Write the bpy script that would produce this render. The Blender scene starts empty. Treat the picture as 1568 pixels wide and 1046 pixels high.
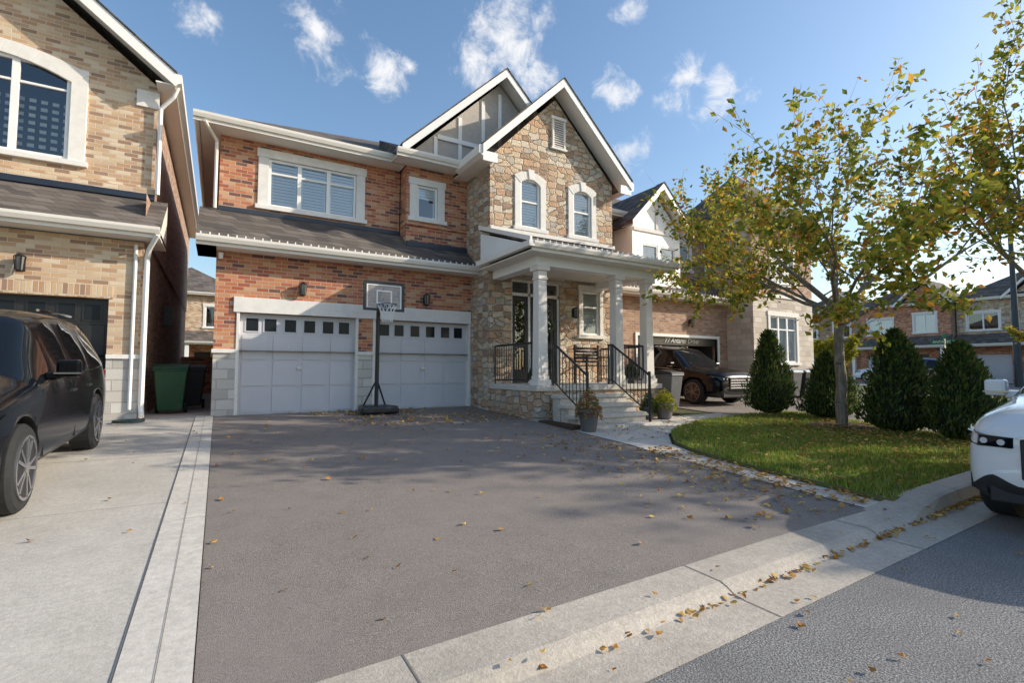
import bpy, math, random
import numpy as np
import bmesh
from mathutils import Vector, Matrix, noise
random.seed(7)
R=math.radians
scene=bpy.context.scene
col=scene.collection

# ------------------------------------------------------------------ helpers
def gz(y):
    if y<2.4: return 0.06
    if y<11.8: return 0.06+(y-2.4)*0.049
    return 0.5206
def empty(name,loc=(0,0,0),rot=(0,0,0)):
    e=bpy.data.objects.new(name,None); e.empty_display_size=.2
    e.location=loc; e.rotation_euler=rot; col.objects.link(e); return e
class MB:
    def __init__(s): s.v=[]; s.f=[]; s.mi=[]; s.cur=0
    def face(s,pts):
        n=len(s.v); s.v+= [tuple(p) for p in pts]; s.f.append(tuple(range(n,n+len(pts)))); s.mi.append(s.cur)
    def box(s,x0,x1,y0,y1,z0,z1):
        n=len(s.v)
        s.v+=[(x0,y0,z0),(x1,y0,z0),(x1,y1,z0),(x0,y1,z0),(x0,y0,z1),(x1,y0,z1),(x1,y1,z1),(x0,y1,z1)]
        for q in [(3,2,1,0),(4,5,6,7),(0,1,5,4),(1,2,6,5),(2,3,7,6),(3,0,4,7)]:
            s.f.append(tuple(n+i for i in q)); s.mi.append(s.cur)
    def obox(s,c,sz,m):
        n=len(s.v)
        for dx,dy,dz in [(-1,-1,-1),(1,-1,-1),(1,1,-1),(-1,1,-1),(-1,-1,1),(1,-1,1),(1,1,1),(-1,1,1)]:
            p=m@Vector((dx*sz[0]/2,dy*sz[1]/2,dz*sz[2]/2)); s.v.append((c[0]+p.x,c[1]+p.y,c[2]+p.z))
        for q in [(3,2,1,0),(4,5,6,7),(0,1,5,4),(1,2,6,5),(2,3,7,6),(3,0,4,7)]:
            s.f.append(tuple(n+i for i in q)); s.mi.append(s.cur)
    def prism(s,a,b):
        n=len(s.v); k=len(a); s.v+=list(map(tuple,a))+list(map(tuple,b))
        s.f.append(tuple(n+i for i in range(k))); s.mi.append(s.cur)
        s.f.append(tuple(n+k+i for i in reversed(range(k)))); s.mi.append(s.cur)
        for i in range(k):
            j=(i+1)%k; s.f.append((n+i,n+k+i,n+k+j,n+j)); s.mi.append(s.cur)
    def py(s,pts,y0,y1): s.prism([(x,y0,z) for x,z in pts],[(x,y1,z) for x,z in pts])
    def px(s,pts,x0,x1): s.prism([(x0,y,z) for y,z in pts],[(x1,y,z) for y,z in pts])
    def pz(s,pts,z0,z1): s.prism([(x,y,z0) for x,y in pts],[(x,y,z1) for x,y in pts])
    def cyl(s,p0,p1,r0,r1=None,n=8,cap=True):
        if r1 is None: r1=r0
        p0=Vector(p0);p1=Vector(p1); d=(p1-p0)
        if d.length<1e-6: return
        d.normalize(); a=d.orthogonal().normalized(); b=d.cross(a)
        m=len(s.v)
        for p,r in((p0,r0),(p1,r1)):
            for i in range(n):
                t=2*math.pi*i/n; s.v.append(tuple(p+a*math.cos(t)*r+b*math.sin(t)*r))
        for i in range(n):
            j=(i+1)%n; s.f.append((m+i,m+j,m+n+j,m+n+i)); s.mi.append(s.cur)
        if cap:
            s.f.append(tuple(m+i for i in reversed(range(n)))); s.mi.append(s.cur)
            s.f.append(tuple(m+n+i for i in range(n))); s.mi.append(s.cur)
    def obj(s,name,mats,parent=None,smooth=False,bevel=0,loc=None,rot=None):
        me=bpy.data.meshes.new(name); me.from_pydata(s.v,[],s.f)
        if not isinstance(mats,(list,tuple)): mats=[mats]
        for m in mats: me.materials.append(m)
        if len(mats)>1: me.polygons.foreach_set('material_index',s.mi)
        if smooth: me.polygons.foreach_set('use_smooth',[True]*len(me.polygons))
        me.update()
        o=bpy.data.objects.new(name,me); col.objects.link(o)
        if parent: o.parent=parent
        if loc: o.location=loc
        if rot: o.rotation_euler=rot
        if bevel:
            b=o.modifiers.new('b','BEVEL'); b.width=bevel; b.segments=2; b.limit_method='ANGLE'
        return o

# ------------------------------------------------------------------ materials
class NT:
    def __init__(s,name):
        s.m=bpy.data.materials.new(name); s.m.use_nodes=True; s.t=s.m.node_tree
        s.p=s.t.nodes['Principled BSDF']; s.out=s.t.nodes['Material Output']
    def n(s,ty,**k):
        nd=s.t.nodes.new(ty)
        for a,b in k.items(): setattr(nd,a,b)
        return nd
    def l(s,a,b): s.t.links.new(a,b)
    def math(s,op,a,b=None,c=None):
        nd=s.n('ShaderNodeMath',operation=op)
        for i,x in enumerate((a,b,c)):
            if x is None: continue
            if isinstance(x,(int,float)): nd.inputs[i].default_value=x
            else: s.l(x,nd.inputs[i])
        return nd.outputs[0]
    def noise(s,vec,scale,detail=3,rough=.55,out='Fac'):
        nd=s.n('ShaderNodeTexNoise'); nd.inputs['Scale'].default_value=scale; nd.inputs['Detail'].default_value=detail
        nd.inputs['Roughness'].default_value=rough
        if vec is not None: s.l(vec,nd.inputs['Vector'])
        return nd.outputs[out]
    def ramp(s,fac,stops,interp='LINEAR'):
        nd=s.n('ShaderNodeValToRGB'); cr=nd.color_ramp; cr.interpolation=interp
        while len(cr.elements)<len(stops): cr.elements.new(.5)
        for e,(p,c) in zip(cr.elements,stops):
            e.position=p; e.color=(c[0],c[1],c[2],1) if isinstance(c,(tuple,list)) else (c,c,c,1)
        s.l(fac,nd.inputs[0]); return nd.outputs[0]
    def mix(s,fac,a,b,mode='MIX'):
        nd=s.n('ShaderNodeMix',data_type='RGBA',blend_type=mode)
        for i,x in ((0,fac),(6,a),(7,b)):
            if isinstance(x,(int,float)): nd.inputs[i].default_value=x
            elif isinstance(x,(tuple,list)): nd.inputs[i].default_value=(x[0],x[1],x[2],1)
            else: s.l(x,nd.inputs[i])
        return nd.outputs[2]
    def bump(s,h,st,dist=.02):
        nd=s.n('ShaderNodeBump'); nd.inputs['Strength'].default_value=st; nd.inputs['Distance'].default_value=dist
        s.l(h,nd.inputs['Height']); s.l(nd.outputs[0],s.p.inputs['Normal'])
    def obj(s): return s.n('ShaderNodeTexCoord').outputs['Object']
    def uv(s):
        o=s.obj(); sp=s.n('ShaderNodeSeparateXYZ'); s.l(o,sp.inputs[0])
        u=s.math('ADD',sp.outputs[0],sp.outputs[1]); return o,u,sp.outputs[2]
    def comb(s,x,y,z=0.0):
        c=s.n('ShaderNodeCombineXYZ')
        for i,q in enumerate((x,y,z)):
            if isinstance(q,(int,float)): c.inputs[i].default_value=q
            else: s.l(q,c.inputs[i])
        return c.outputs[0]

def plain(name,c,rough=.6,var=.18,scale=3,metal=0,bump=0,bscale=60,coat=0,spec=.5):
    k=NT(name); o=k.obj()
    f=k.noise(o,scale,5,.65)
    lo=tuple(x*(1-var) for x in c); hi=tuple(min(1,x*(1+var)) for x in c)
    k.l(k.ramp(f,[(.3,lo),(.7,hi)]),k.p.inputs['Base Color'])
    k.p.inputs['Roughness'].default_value=rough; k.p.inputs['Metallic'].default_value=metal
    k.p.inputs['Coat Weight'].default_value=coat; k.p.inputs['Coat Roughness'].default_value=.03
    k.p.inputs['Specular IOR Level'].default_value=spec
    if bump: k.bump(k.noise(o,bscale,3),bump,.01)
    return k.m

def masonry(name,bw,bh,cols,mortar,mw=.009,rough=.85,bst=.6,patch=.25):
    k=NT(name); o,u,v=k.uv()
    row=k.math('FLOOR',k.math('DIVIDE',v,bh))
    odd=k.math('MODULO',row,2.0)
    cell=k.math('FLOOR',k.math('ADD',k.math('DIVIDE',u,bw),k.math('MULTIPLY',k.math('SUBTRACT',1.0,odd),.5)))
    wn=k.n('ShaderNodeTexWhiteNoise',noise_dimensions='2D'); k.l(k.comb(cell,row),wn.inputs['Vector'])
    c=k.ramp(wn.outputs['Value'],[(i/len(cols),x) for i,x in enumerate(cols)],'CONSTANT')
    br=k.n('ShaderNodeTexBrick'); br.inputs['Scale'].default_value=1; br.inputs['Brick Width'].default_value=bw
    br.inputs['Row Height'].default_value=bh; br.inputs['Mortar Size'].default_value=mw; br.inputs['Mortar Smooth'].default_value=.3
    k.l(k.comb(u,v),br.inputs['Vector'])
    big=k.noise(o,1.2,4); fine=k.noise(o,70,4)
    c=k.mix(patch,c,k.ramp(big,[(.3,.35),(.7,1.0)]),'MULTIPLY')
    c=k.mix(.35,c,k.ramp(fine,[(.25,.35),(.75,1.0)]),'MULTIPLY')
    c=k.mix(br.outputs['Fac'],c,mortar)
    k.l(c,k.p.inputs['Base Color']); k.p.inputs['Roughness'].default_value=rough
    h=k.math('SUBTRACT',k.math('MULTIPLY',fine,.35),br.outputs['Fac'])
    k.bump(h,bst,.02); return k.m

def fieldstone(name,sx,sz,cols,mortar,edge=.035):
    k=NT(name); o,u,v=k.uv()
    nz=k.noise(o,2.5,2,out='Color')
    vec=k.comb(k.math('MULTIPLY',u,sx),k.math('MULTIPLY',v,sz))
    ad=k.n('ShaderNodeVectorMath',operation='MULTIPLY_ADD'); k.l(nz,ad.inputs[0]); ad.inputs[1].default_value=(.5,.5,0); k.l(vec,ad.inputs[2])
    v1=k.n('ShaderNodeTexVoronoi',voronoi_dimensions='2D',distance='CHEBYCHEV'); v1.inputs['Scale'].default_value=1; v1.inputs['Randomness'].default_value=.75
    v2=k.n('ShaderNodeTexVoronoi',voronoi_dimensions='2D',feature='F2',distance='CHEBYCHEV'); v2.inputs['Scale'].default_value=1; v2.inputs['Randomness'].default_value=.75
    for q in (v1,v2): k.l(ad.outputs[0],q.inputs['Vector'])
    e=k.math('SUBTRACT',v2.outputs['Distance'],v1.outputs['Distance'])
    sp=k.n('ShaderNodeSeparateColor'); k.l(v1.outputs['Color'],sp.inputs[0])
    c=k.ramp(sp.outputs[0],[(i/len(cols),x) for i,x in enumerate(cols)],'CONSTANT')
    fine=k.noise(o,25,6,.7)
    c=k.mix(.45,c,k.ramp(fine,[(.25,.35),(.75,1.0)]),'MULTIPLY')
    mm=k.ramp(e,[(edge*.6,1.0),(edge*2.2,0.0)])
    c=k.mix(mm,c,mortar)
    k.l(c,k.p.inputs['Base Color']); k.p.inputs['Roughness'].default_value=.88
    h=k.math('ADD',k.ramp(e,[(0.0,0.0),(.16,1.0)]),k.math('MULTIPLY',fine,.9))
    k.bump(h,1.0,.05); return k.m

M={}
M['brick']=masonry('red_brick',.235,.08,[(.64,.22,.10),(.72,.32,.15),(.48,.14,.07),(.74,.43,.25),(.24,.105,.085),(.66,.24,.11),(.54,.18,.10),(.70,.31,.15)],(.54,.42,.33),mw=.008)
M['buff']=masonry('buff_brick',.235,.08,[(.72,.48,.29),(.80,.60,.39),(.60,.36,.21),(.84,.67,.48),(.42,.26,.17),(.74,.53,.34),(.66,.43,.26)],(.64,.54,.43),mw=.008)
M['brown']=masonry('brown_brick',.235,.08,[(.46,.26,.17),(.54,.34,.23),(.37,.21,.15),(.58,.40,.29),(.50,.29,.18)],(.48,.41,.34),mw=.008)
M['stone']=fieldstone('field_stone',3.6,6.4,[(.80,.61,.43),(.62,.43,.28),(.86,.73,.58),(.48,.32,.22),(.76,.53,.35),(.84,.69,.50),(.64,.55,.45),(.72,.45,.28)],(.72,.62,.51))
M['ashlar']=masonry('grey_ashlar',.42,.21,[(.64,.60,.54),(.72,.68,.62),(.56,.52,.47),(.68,.63,.57),(.76,.72,.66)],(.50,.46,.41),mw=.012,bst=.9,patch=.15)
M['lime']=plain('limestone_trim',(.80,.76,.71),.8,.07,6,bump=.15)
M['white']=plain('white_trim',(.88,.86,.83),.45,.02,2)
M['soffit']=plain('soffit_vinyl',(.82,.76,.68),.6,.05,2)
M['cream']=plain('cream_gutter',(.86,.80,.72),.4,.03,2)
M['taupe']=plain('taupe_stucco',(.50,.45,.41),.9,.10,8,bump=.3,bscale=120)
M['shingle']=masonry('roof_shingle',.32,.115,[(.135,.11,.095),(.18,.15,.13),(.10,.085,.078),(.15,.125,.105),(.21,.175,.15)],(.05,.045,.04),mw=.006,rough=.95,bst=.5)
M['door']=plain('garage_door_paint',(.60,.58,.60),.45,.03,2)
M['darkdoor']=plain('dark_door_paint',(.025,.022,.022),.35,.2,3)
M['black']=plain('black_metal',(.018,.018,.02),.4,.2,5)
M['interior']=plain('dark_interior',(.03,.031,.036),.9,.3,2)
M['blind']=plain('white_blinds',(.88,.88,.89),.6,.02,2)
def glass():
    k=NT('window_glass'); k.t.nodes.remove(k.p)
    tr=k.n('ShaderNodeBsdfTransparent'); tr.inputs[0].default_value=(.90,.95,.98,1)
    gl=k.n('ShaderNodeBsdfGlossy'); gl.inputs['Roughness'].default_value=.015; gl.inputs['Color'].default_value=(.9,.95,1,1)
    fr=k.n('ShaderNodeFresnel'); fr.inputs['IOR'].default_value=1.6
    f=k.math('ADD',k.math('MULTIPLY',fr.outputs[0],.9),.08)
    mx=k.n('ShaderNodeMixShader'); k.l(f,mx.inputs[0]); k.l(tr.outputs[0],mx.inputs[1]); k.l(gl.outputs[0],mx.inputs[2])
    k.l(mx.outputs[0],k.out.inputs[0]); return k.m
M['glass']=glass()

def ground_mat(name,base,speck,patchc,fs=260,bst=.5,stain=.5,rough=.9):
    k=NT(name); o=k.obj()
    f1=k.noise(o,fs,2,.7); f2=k.noise(o,fs*.35,2,.6); f3=k.noise(o,.55,5,.6); f4=k.noise(o,4,4,.6)
    c=k.mix(k.ramp(f1,[(.42,0.0),(.72,1.0)]),base,speck)
    c=k.mix(k.math('MULTIPLY',k.ramp(f3,[(.40,0.0),(.62,1.0)]),stain),c,patchc)
    c=k.mix(.3,c,k.ramp(f4,[(.3,.55),(.7,1.0)]),'MULTIPLY')
    c=k.mix(.35,c,k.ramp(f2,[(.3,.5),(.65,1.0)]),'MULTIPLY')
    k.l(c,k.p.inputs['Base Color']); k.p.inputs['Roughness'].default_value=rough
    k.p.inputs['Specular IOR Level'].default_value=.3
    k.bump(f1,bst,.008); return k.m
M['asphalt']=ground_mat('driveway_asphalt',(.165,.14,.124),(.56,.49,.43),(.31,.265,.235),170,.6,.75)
M['road']=ground_mat('road_asphalt',(.14,.135,.135),(.58,.56,.54),(.20,.19,.18),95,.9,.5)
M['concrete']=ground_mat('broom_concrete',(.60,.55,.48),(.72,.67,.60),(.47,.43,.37),90,.25,.55)
M['curb']=ground_mat('curb_concrete',(.56,.49,.41),(.70,.63,.54),(.38,.34,.285),70,.5,.6)
M['step']=ground_mat('step_concrete',(.70,.64,.56),(.78,.73,.66),(.58,.53,.46),60,.25,.4)
M['joint']=plain('joint_dark',(.20,.175,.15),.95)
M['soil']=ground_mat('lawn_soil',(.11,.15,.035),(.20,.20,.07),(.20,.15,.07),60,.8,.7)
M['mulch']=ground_mat('bark_mulch',(.07,.045,.03),(.18,.12,.07),(.10,.07,.045),60,.9,.6)
M['earth']=ground_mat('ground_grass',(.08,.10,.03),(.13,.14,.05),(.13,.11,.05),20,.8,.6)

def island(name,stops,rough=.6,trans=.35):
    k=NT(name); k.t.nodes.remove(k.p)
    g=k.n('ShaderNodeNewGeometry'); c=k.ramp(g.outputs['Random Per Island'],stops)
    d=k.n('ShaderNodeBsdfDiffuse'); k.l(c,d.inputs[0])
    t=k.n('ShaderNodeBsdfTranslucent'); k.l(c,t.inputs[0])
    mx=k.n('ShaderNodeMixShader'); mx.inputs[0].default_value=trans
    k.l(d.outputs[0],mx.inputs[1]); k.l(t.outputs[0],mx.inputs[2]); k.l(mx.outputs[0],k.out.inputs[0])
    return k.m
M['leaf']=island('autumn_tree_leaves',[(0,(.12,.16,.03)),(.35,(.27,.31,.05)),(.6,(.46,.44,.07)),(.8,(.66,.50,.09)),(.93,(.68,.34,.06)),(1,(.45,.18,.05))],.5,.52)
M['yleaf']=island('yellow_tree_leaves',[(0,(.15,.20,.03)),(.5,(.40,.38,.05)),(1,(.50,.40,.05))],.5,.4)
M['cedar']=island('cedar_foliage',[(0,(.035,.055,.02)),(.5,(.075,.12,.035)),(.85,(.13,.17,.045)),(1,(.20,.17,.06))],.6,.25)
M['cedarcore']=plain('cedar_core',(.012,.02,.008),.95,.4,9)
M['grass']=island('grass_blades',[(0,(.13,.20,.035)),(.5,(.26,.34,.06)),(.85,(.42,.45,.11)),(1,(.46,.38,.16))],.6,.42)
M['fallen']=island('fallen_leaf_litter',[(0,(.34,.14,.04)),(.4,(.52,.29,.09)),(.7,(.68,.47,.15)),(.9,(.26,.12,.05)),(1,(.42,.38,.10))],.7,.15)
M['flower']=island('flower_petals',[(0,(.12,.17,.03)),(.4,(.24,.26,.06)),(.6,(.50,.12,.14)),(.8,(.55,.32,.07)),(1,(.5,.2,.22))],.6,.3)
k=NT('tree_bark'); o=k.obj(); mp=k.n('ShaderNodeMapping'); mp.inputs['Scale'].default_value=(14,14,3); k.l(o,mp.inputs[0])
f=k.noise(mp.outputs[0],1.5,5,.7); k.l(k.ramp(f,[(.3,(.10,.08,.06)),(.7,(.36,.30,.24))]),k.p.inputs['Base Color']); k.p.inputs['Roughness'].default_value=.95; k.bump(f,.8,.02); M['bark']=k.m

# ------------------------------------------------------------------ building pieces
def facade(name,x0,x1,z0,z1,y,holes,mat,parent,depth=.13,reveal=None):
    xs=sorted({x0,x1,*[h[0] for h in holes],*[h[1] for h in holes]})
    zs=sorted({z0,z1,*[h[2] for h in holes],*[h[3] for h in holes]})
    m=MB()
    for i in range(len(xs)-1):
        for j in range(len(zs)-1):
            cx=(xs[i]+xs[i+1])/2; cz=(zs[j]+zs[j+1])/2
            if any(h[0]<cx<h[1] and h[2]<cz<h[3] for h in holes): continue
            m.face([(xs[i],y,zs[j]),(xs[i+1],y,zs[j]),(xs[i+1],y,zs[j+1]),(xs[i],y,zs[j+1])])
    for a,b,c,d in holes:
        Y=y+depth
        m.face([(a,y,c),(a,y,d),(a,Y,d),(a,Y,c)]); m.face([(b,y,c),(b,Y,c),(b,Y,d),(b,y,d)])
        m.face([(a,y,d),(b,y,d),(b,Y,d),(a,Y,d)]); m.face([(a,y,c),(a,Y,c),(b,Y,c),(b,y,c)])
    return m.obj(name,mat,parent)

def window(parent,x0,x1,z0,z1,y,nx=1,hbar=None,blinds=True,frame=.055,open_frac=0.0,inner=.45):
    fr=MB(); Y0=y+.01; Y1=y+.10
    fr.box(x0,x0+frame,Y0,Y1,z0,z1); fr.box(x1-frame,x1,Y0,Y1,z0,z1)
    fr.box(x0+frame,x1-frame,Y0+.002,Y1,z0,z0+frame); fr.box(x0+frame,x1-frame,Y0+.002,Y1,z1-frame,z1)
    w=(x1-x0)/nx
    for i in range(1,nx):
        X=x0+w*i; fr.box(X-frame*.8,X+frame*.8,Y0+.004,Y1-.003,z0+frame,z1-frame)
    if hbar:
        for hb in hbar: fr.box(x0+frame,x1-frame,Y0+.008,Y1-.006,hb-.022,hb+.022)
    fr.obj('window_frame',M['white'],parent,bevel=.004)
    g=MB(); g.face([(x0+.02,y+.06,z0+.02),(x1-.02,y+.06,z0+.02),(x1-.02,y+.06,z1-.02),(x0+.02,y+.06,z1-.02)]); g.obj('window_glass',M['glass'],parent)
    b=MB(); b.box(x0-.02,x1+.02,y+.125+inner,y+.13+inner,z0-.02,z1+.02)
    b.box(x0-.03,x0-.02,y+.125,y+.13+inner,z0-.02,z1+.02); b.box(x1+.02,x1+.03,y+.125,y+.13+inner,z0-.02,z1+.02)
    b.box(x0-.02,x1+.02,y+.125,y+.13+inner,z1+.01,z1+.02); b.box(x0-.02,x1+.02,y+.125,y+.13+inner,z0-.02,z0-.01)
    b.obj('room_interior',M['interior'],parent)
    if blinds:
        s=MB(); z=z0+.06+(z1-z0)*open_frac
        rot=Matrix.Rotation(R(70),3,'X')
        while z<z1-.04:
            for i in range(nx):
                s.obox((x0+w*(i+.5),y+.10,z),(w-.13,.076,.007),rot)
            z+=.074
        for i in range(nx):
            s.box(x0+w*i+.05,x0+w*i+.085,y+.085,y+.14,z0+.03,z1-.03); s.box(x0+w*(i+1)-.085,x0+w*(i+1)-.05,y+.085,y+.14,z0+.03,z1-.03)
        s.obj('shutter_blinds',M['blind'],parent)

def surround(parent,x0,x1,z0,z1,y,w=.17,arch=0,sill=True,key=False,left=True,right=True,head=.2,mat=None):
    m=MB(); mat=mat or M['lime']
    if left: m.box(x0-w,x0,y-.035,y+.02,z0,z1)
    if right: m.box(x1,x1+w,y-.035,y+.02,z0,z1)
    if arch<=0:
        m.box(x0-w-.03,x1+w+.03,y-.045,y+.02,z1,z1+head)
    else:
        cx=(x0+x1)/2; hw=(x1-x0)/2; n=12
        inn=[(cx-hw+2*hw*i/n, z1-arch*( ((i/n)*2-1)**2)) for i in range(n+1)]
        ow=hw+w+.03
        out=[(cx-ow+2*ow*i/n, z1+head-arch*1.1*( ((i/n)*2-1)**2)) for i in range(n+1)]
        for i in range(n):
            m.py([inn[i],inn[i+1],out[i+1],out[i]],y-.045,y+.03)
        if key: m.py([(cx-.06,z1-.02),(cx+.06,z1-.02),(cx+.1,z1+head+.05),(cx-.1,z1+head+.05)],y-.07,y+.02)
    if sill: m.box(x0-w-.05,x1+w+.05,y-.085,y+.02,z0-.10,z0)
    m.obj('stone_surround',mat,parent,bevel=.006)

def gable_roof(parent,xl,xr,y0,y1,ze,za,th=.13,rake=.2):
    xm=(xl+xr)/2; m=MB()
    m.py([(xl,ze),(xm,za),(xm,za+th),(xl,ze+th)],y0,y1); m.py([(xr,ze),(xr,ze+th),(xm,za+th),(xm,za)],y0,y1)
    m.obj('roof_shingles',M['shingle'],parent)
    r=MB(); a=rake
    r.py([(xl-.02,ze-a*.55),(xm,za-a*.55),(xm,za+th-.01),(xl-.02,ze+th-.01)],y0-.035,y0-.003)
    r.py([(xr+.02,ze-a*.55),(xr+.02,ze+th-.01),(xm,za+th-.01),(xm,za-a*.55)],y0-.036,y0-.004)
    r.py([(xl,ze-.02),(xm,za-.02),(xm,za-.004),(xl,ze-.004)],y0,y0+.5); r.py([(xr,ze-.02),(xr,ze-.004),(xm,za-.004),(xm,za-.02)],y0,y0+.5)
    r.obj('rake_boards',M['white'],parent)
    r=MB()
    r.py([(xl-.03,ze+th),(xm,za+th),(xm,za+th+.03),(xl-.03,ze+th+.03)],y0-.06,y0+.3); r.py([(xr+.03,ze+th),(xr+.03,ze+th+.03),(xm,za+th+.03),(xm,za+th)],y0-.06,y0+.3)
    r.obj('roof_edge_shingles',M['shingle'],parent)
def hip_roof(parent,x0,x1,y0,y1,ze,pitch,th=.05):
    d=min(x1-x0,y1-y0)/2; h=d*pitch; m=MB()
    if (x1-x0)>=(y1-y0): a=(x0+d,(y0+y1)/2,ze+h); b=(x1-d,(y0+y1)/2,ze+h)
    else: a=((x0+x1)/2,y0+d,ze+h); b=((x0+x1)/2,y1-d,ze+h)
    A,B,C,D=(x0,y0,ze),(x1,y0,ze),(x1,y1,ze),(x0,y1,ze)
    if (x1-x0)>=(y1-y0): fs=[[A,B,b,a],[B,C,b],[C,D,a,b],[D,A,a]]
    else: fs=[[A,B,a],[B,C,b,a],[C,D,b],[D,A,a,b]]
    for f in fs: m.face(f)
    m.obj('roof_shingles',M['shingle'],parent)
def skirt(parent,x0,x1,ye,yw,ze,zw,lights=True,side=None):
    m=MB(); m.px([(ye,ze),(yw,zw),(yw,zw-.06),(ye,ze-.06)],x0,x1); m.obj('roof_shingles',M['shingle'],parent)
    g=MB(); g.px([(ye-.12,ze-.01),(ye-.015,ze-.01),(ye-.015,ze-.13),(ye-.08,ze-.13),(ye-.115,ze-.06)],x0,x1)
    g.box(x0,x1,ye-.012,ye+.02,ze-.20,ze-.065)
    g.obj('eave_gutter',M['cream'],parent)
    s=MB(); s.box(x0+.002,x1-.002,ye+.022,yw,ze-.20,ze-.17); s.obj('eave_soffit',M['soffit'],parent)
    if lights:
        l=MB(); x=x0+.08
        while x<x1: l.box(x-.012,x+.012,ye-.11,ye-.085,ze-.008,ze+.035); x+=.155
        l.obj('eave_light_string',M['white'],parent)
def garage_door(parent,x0,x1,z0,z1,y,mat,wins=True,cols=6):
    m=MB(); m.box(x0,x1,y+.002,y+.05,z0,z1); h=(z1-z0)
    zt=z1-.19*h; w=(x1-x0)/cols; wn=MB(); wf=MB()
    n=3
    for r in range(n):
        za=z0+(zt-.05-z0)*r/n+.035; zb=z0+(zt-.05-z0)*(r+1)/n-.02
        for c in range(4):
            ww=(x1-x0)/4; m.box(x0+ww*c+.06,x0+ww*(c+1)-.06,y-.018,y+.01,za,zb)
    for r in range(1,n+1):
        Z=z0+(zt-.05-z0)*r/n; m.box(x0,x1,y-.004,y+.004,Z-.004,Z+.010)
    m.obj('garage_door_panels',mat,parent,bevel=.008)
    if wins:
        for c in range(cols):
            cx=x0+w*(c+.5)+(.045 if c<cols/2 else -.045)*(1 if c in(0,cols-1) else 0)
            wf.box(cx-.145,cx+.145,y-.012,y+.001,z1-.175*h-.03,z1-.035*h)
            wn.box(cx-.115,cx+.115,y-.016,y-.0125,z1-.175*h,z1-.035*h-.03)
        wf.obj('door_window_frames',mat,parent); wn.obj('door_window_panes',M['pane'],parent)
        hd=MB(); cx=(x0+x1)/2
        hd.box(cx-.05,cx+.05,y-.05,y-.013,z0+.95,z0+1.0); hd.obj('door_handle',M['lime'],parent)
M['pane']=plain('door_pane_glass',(.015,.018,.024),.06,.2,2,spec=.15)
def lantern(parent,x,y,z):
    m=MB(); m.box(x-.05,x+.05,y-.02,y,z-.12,z+.12); m.cyl((x,y-.02,z+.1),(x,y-.12,z+.17),.012)
    m.cyl((x,y-.12,z+.12),(x,y-.12,z+.17),.09,.02,6); m.cyl((x,y-.12,z-.15),(x,y-.12,z-.12),.03,.06,6)
    for i in range(6):
        t=i*math.pi/3; m.cyl((x+.055*math.cos(t),y-.12+.055*math.sin(t),z-.12),(x+.08*math.cos(t),y-.12+.08*math.sin(t),z+.12),.009,n=4)
    m.obj('wall_lantern_frame',M['black'],parent)
    g=MB(); g.cyl((x,y-.12,z-.12),(x,y-.12,z+.12),.045,.068,6); g.obj('wall_lantern_glass',M['lampglass'],parent)
M['lampglass']=plain('lantern_glass',(.22,.21,.19),.1,.1,2)
def eave(parent,x0,x1,y0,y1,z,front=True,left=False,right=False):
    s=MB(); s.box(x0+.012,x1-.012,y0+.012,y1,z-.17,z-.145); s.obj('eave_soffit',M['soffit'],parent)
    g=MB()
    if front: g.px([(y0-.11,z+.02),(y0,z+.02),(y0,z-.17),(y0-.03,z-.17),(y0-.03,z-.10),(y0-.075,z-.10),(y0-.105,z-.03)],x0-.11 if left else x0,x1+.11 if right else x1)
    if left: g.py([(x0-.11,z+.018),(x0,z+.018),(x0,z-.172),(x0-.03,z-.172),(x0-.03,z-.10),(x0-.075,z-.10),(x0-.105,z-.03)],y0,y1)
    if right: g.py([(x1+.11,z+.018),(x1,z+.018),(x1,z-.172),(x1+.03,z-.172),(x1+.03,z-.10),(x1+.075,z-.10),(x1+.105,z-.03)],y0,y1)
    g.obj('eave_gutter',M['cream'],parent)
def pipe(parent,pts,r=.04,mat=None):
    m=MB()
    for a,b in zip(pts,pts[1:]): m.cyl(a,b,r,n=8)
    m.obj('downspout',mat or M['white'],parent)

G0=.50
# ================================================================== MAIN HOUSE
H=empty('brick_house')
GY=11.8
facade('garage_wall',-.1,5.72,1.86,3.92,GY,[(.32,2.78,1.86,2.66),(3.16,5.68,1.86,2.66)],M['brick'],H,.16)
facade('garage_stone_base',-.1,5.72,G0-.3,1.86,GY-.012,[(.32,2.78,G0+.02,1.86),(3.16,5.68,G0+.02,1.86)],M['ashlar'],H,.18)
m=MB(); m.box(-.13,.32,GY-.05,GY+.02,1.80,1.88); m.box(2.78,3.16,GY-.05,GY+.02,1.80,1.88); m.obj('stone_sill_cap',M['lime'],H,bevel=.006)
m=MB(); m.box(.24,5.70,GY-.045,GY+.1,2.66,2.98); m.box(.30,.36,GY-.02,GY+.15,G0,2.66); m.box(2.74,2.80,GY-.02,GY+.15,G0,2.66);m.box(3.14,3.20,GY-.02,GY+.15,G0,2.66);m.box(5.64,5.70,GY-.02,GY+.15,G0,2.66); m.obj('door_header',M['lime'],H,bevel=.006)
garage_door(H,.36,2.74,G0+.02,2.66,GY+.12,M['door']); garage_door(H,3.20,5.64,G0+.02,2.66,GY+.12,M['door'])
lantern(H,1.56,GY,3.22); lantern(H,4.44,GY,3.2)
skirt(H,-.45,5.72,11.38,12.6,4.12,5.02)
m=MB(); m.face([(-.45,11.38,4.05),(-.45,12.6,4.05),(-.45,12.6,5.0)]); m.box(-.45,-.1,11.4,12.6,3.92,3.95); m.obj('skirt_end',M['cream'],H)
m=MB(); m.box(-.12,4.0,12.54,12.598,4.99,5.09); m.box(4.02,5.71,12.04,12.1,4.62,4.74); m.obj('roof_flashing',plain('dark_flashing',(.03,.04,.06),.5),H)
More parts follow.
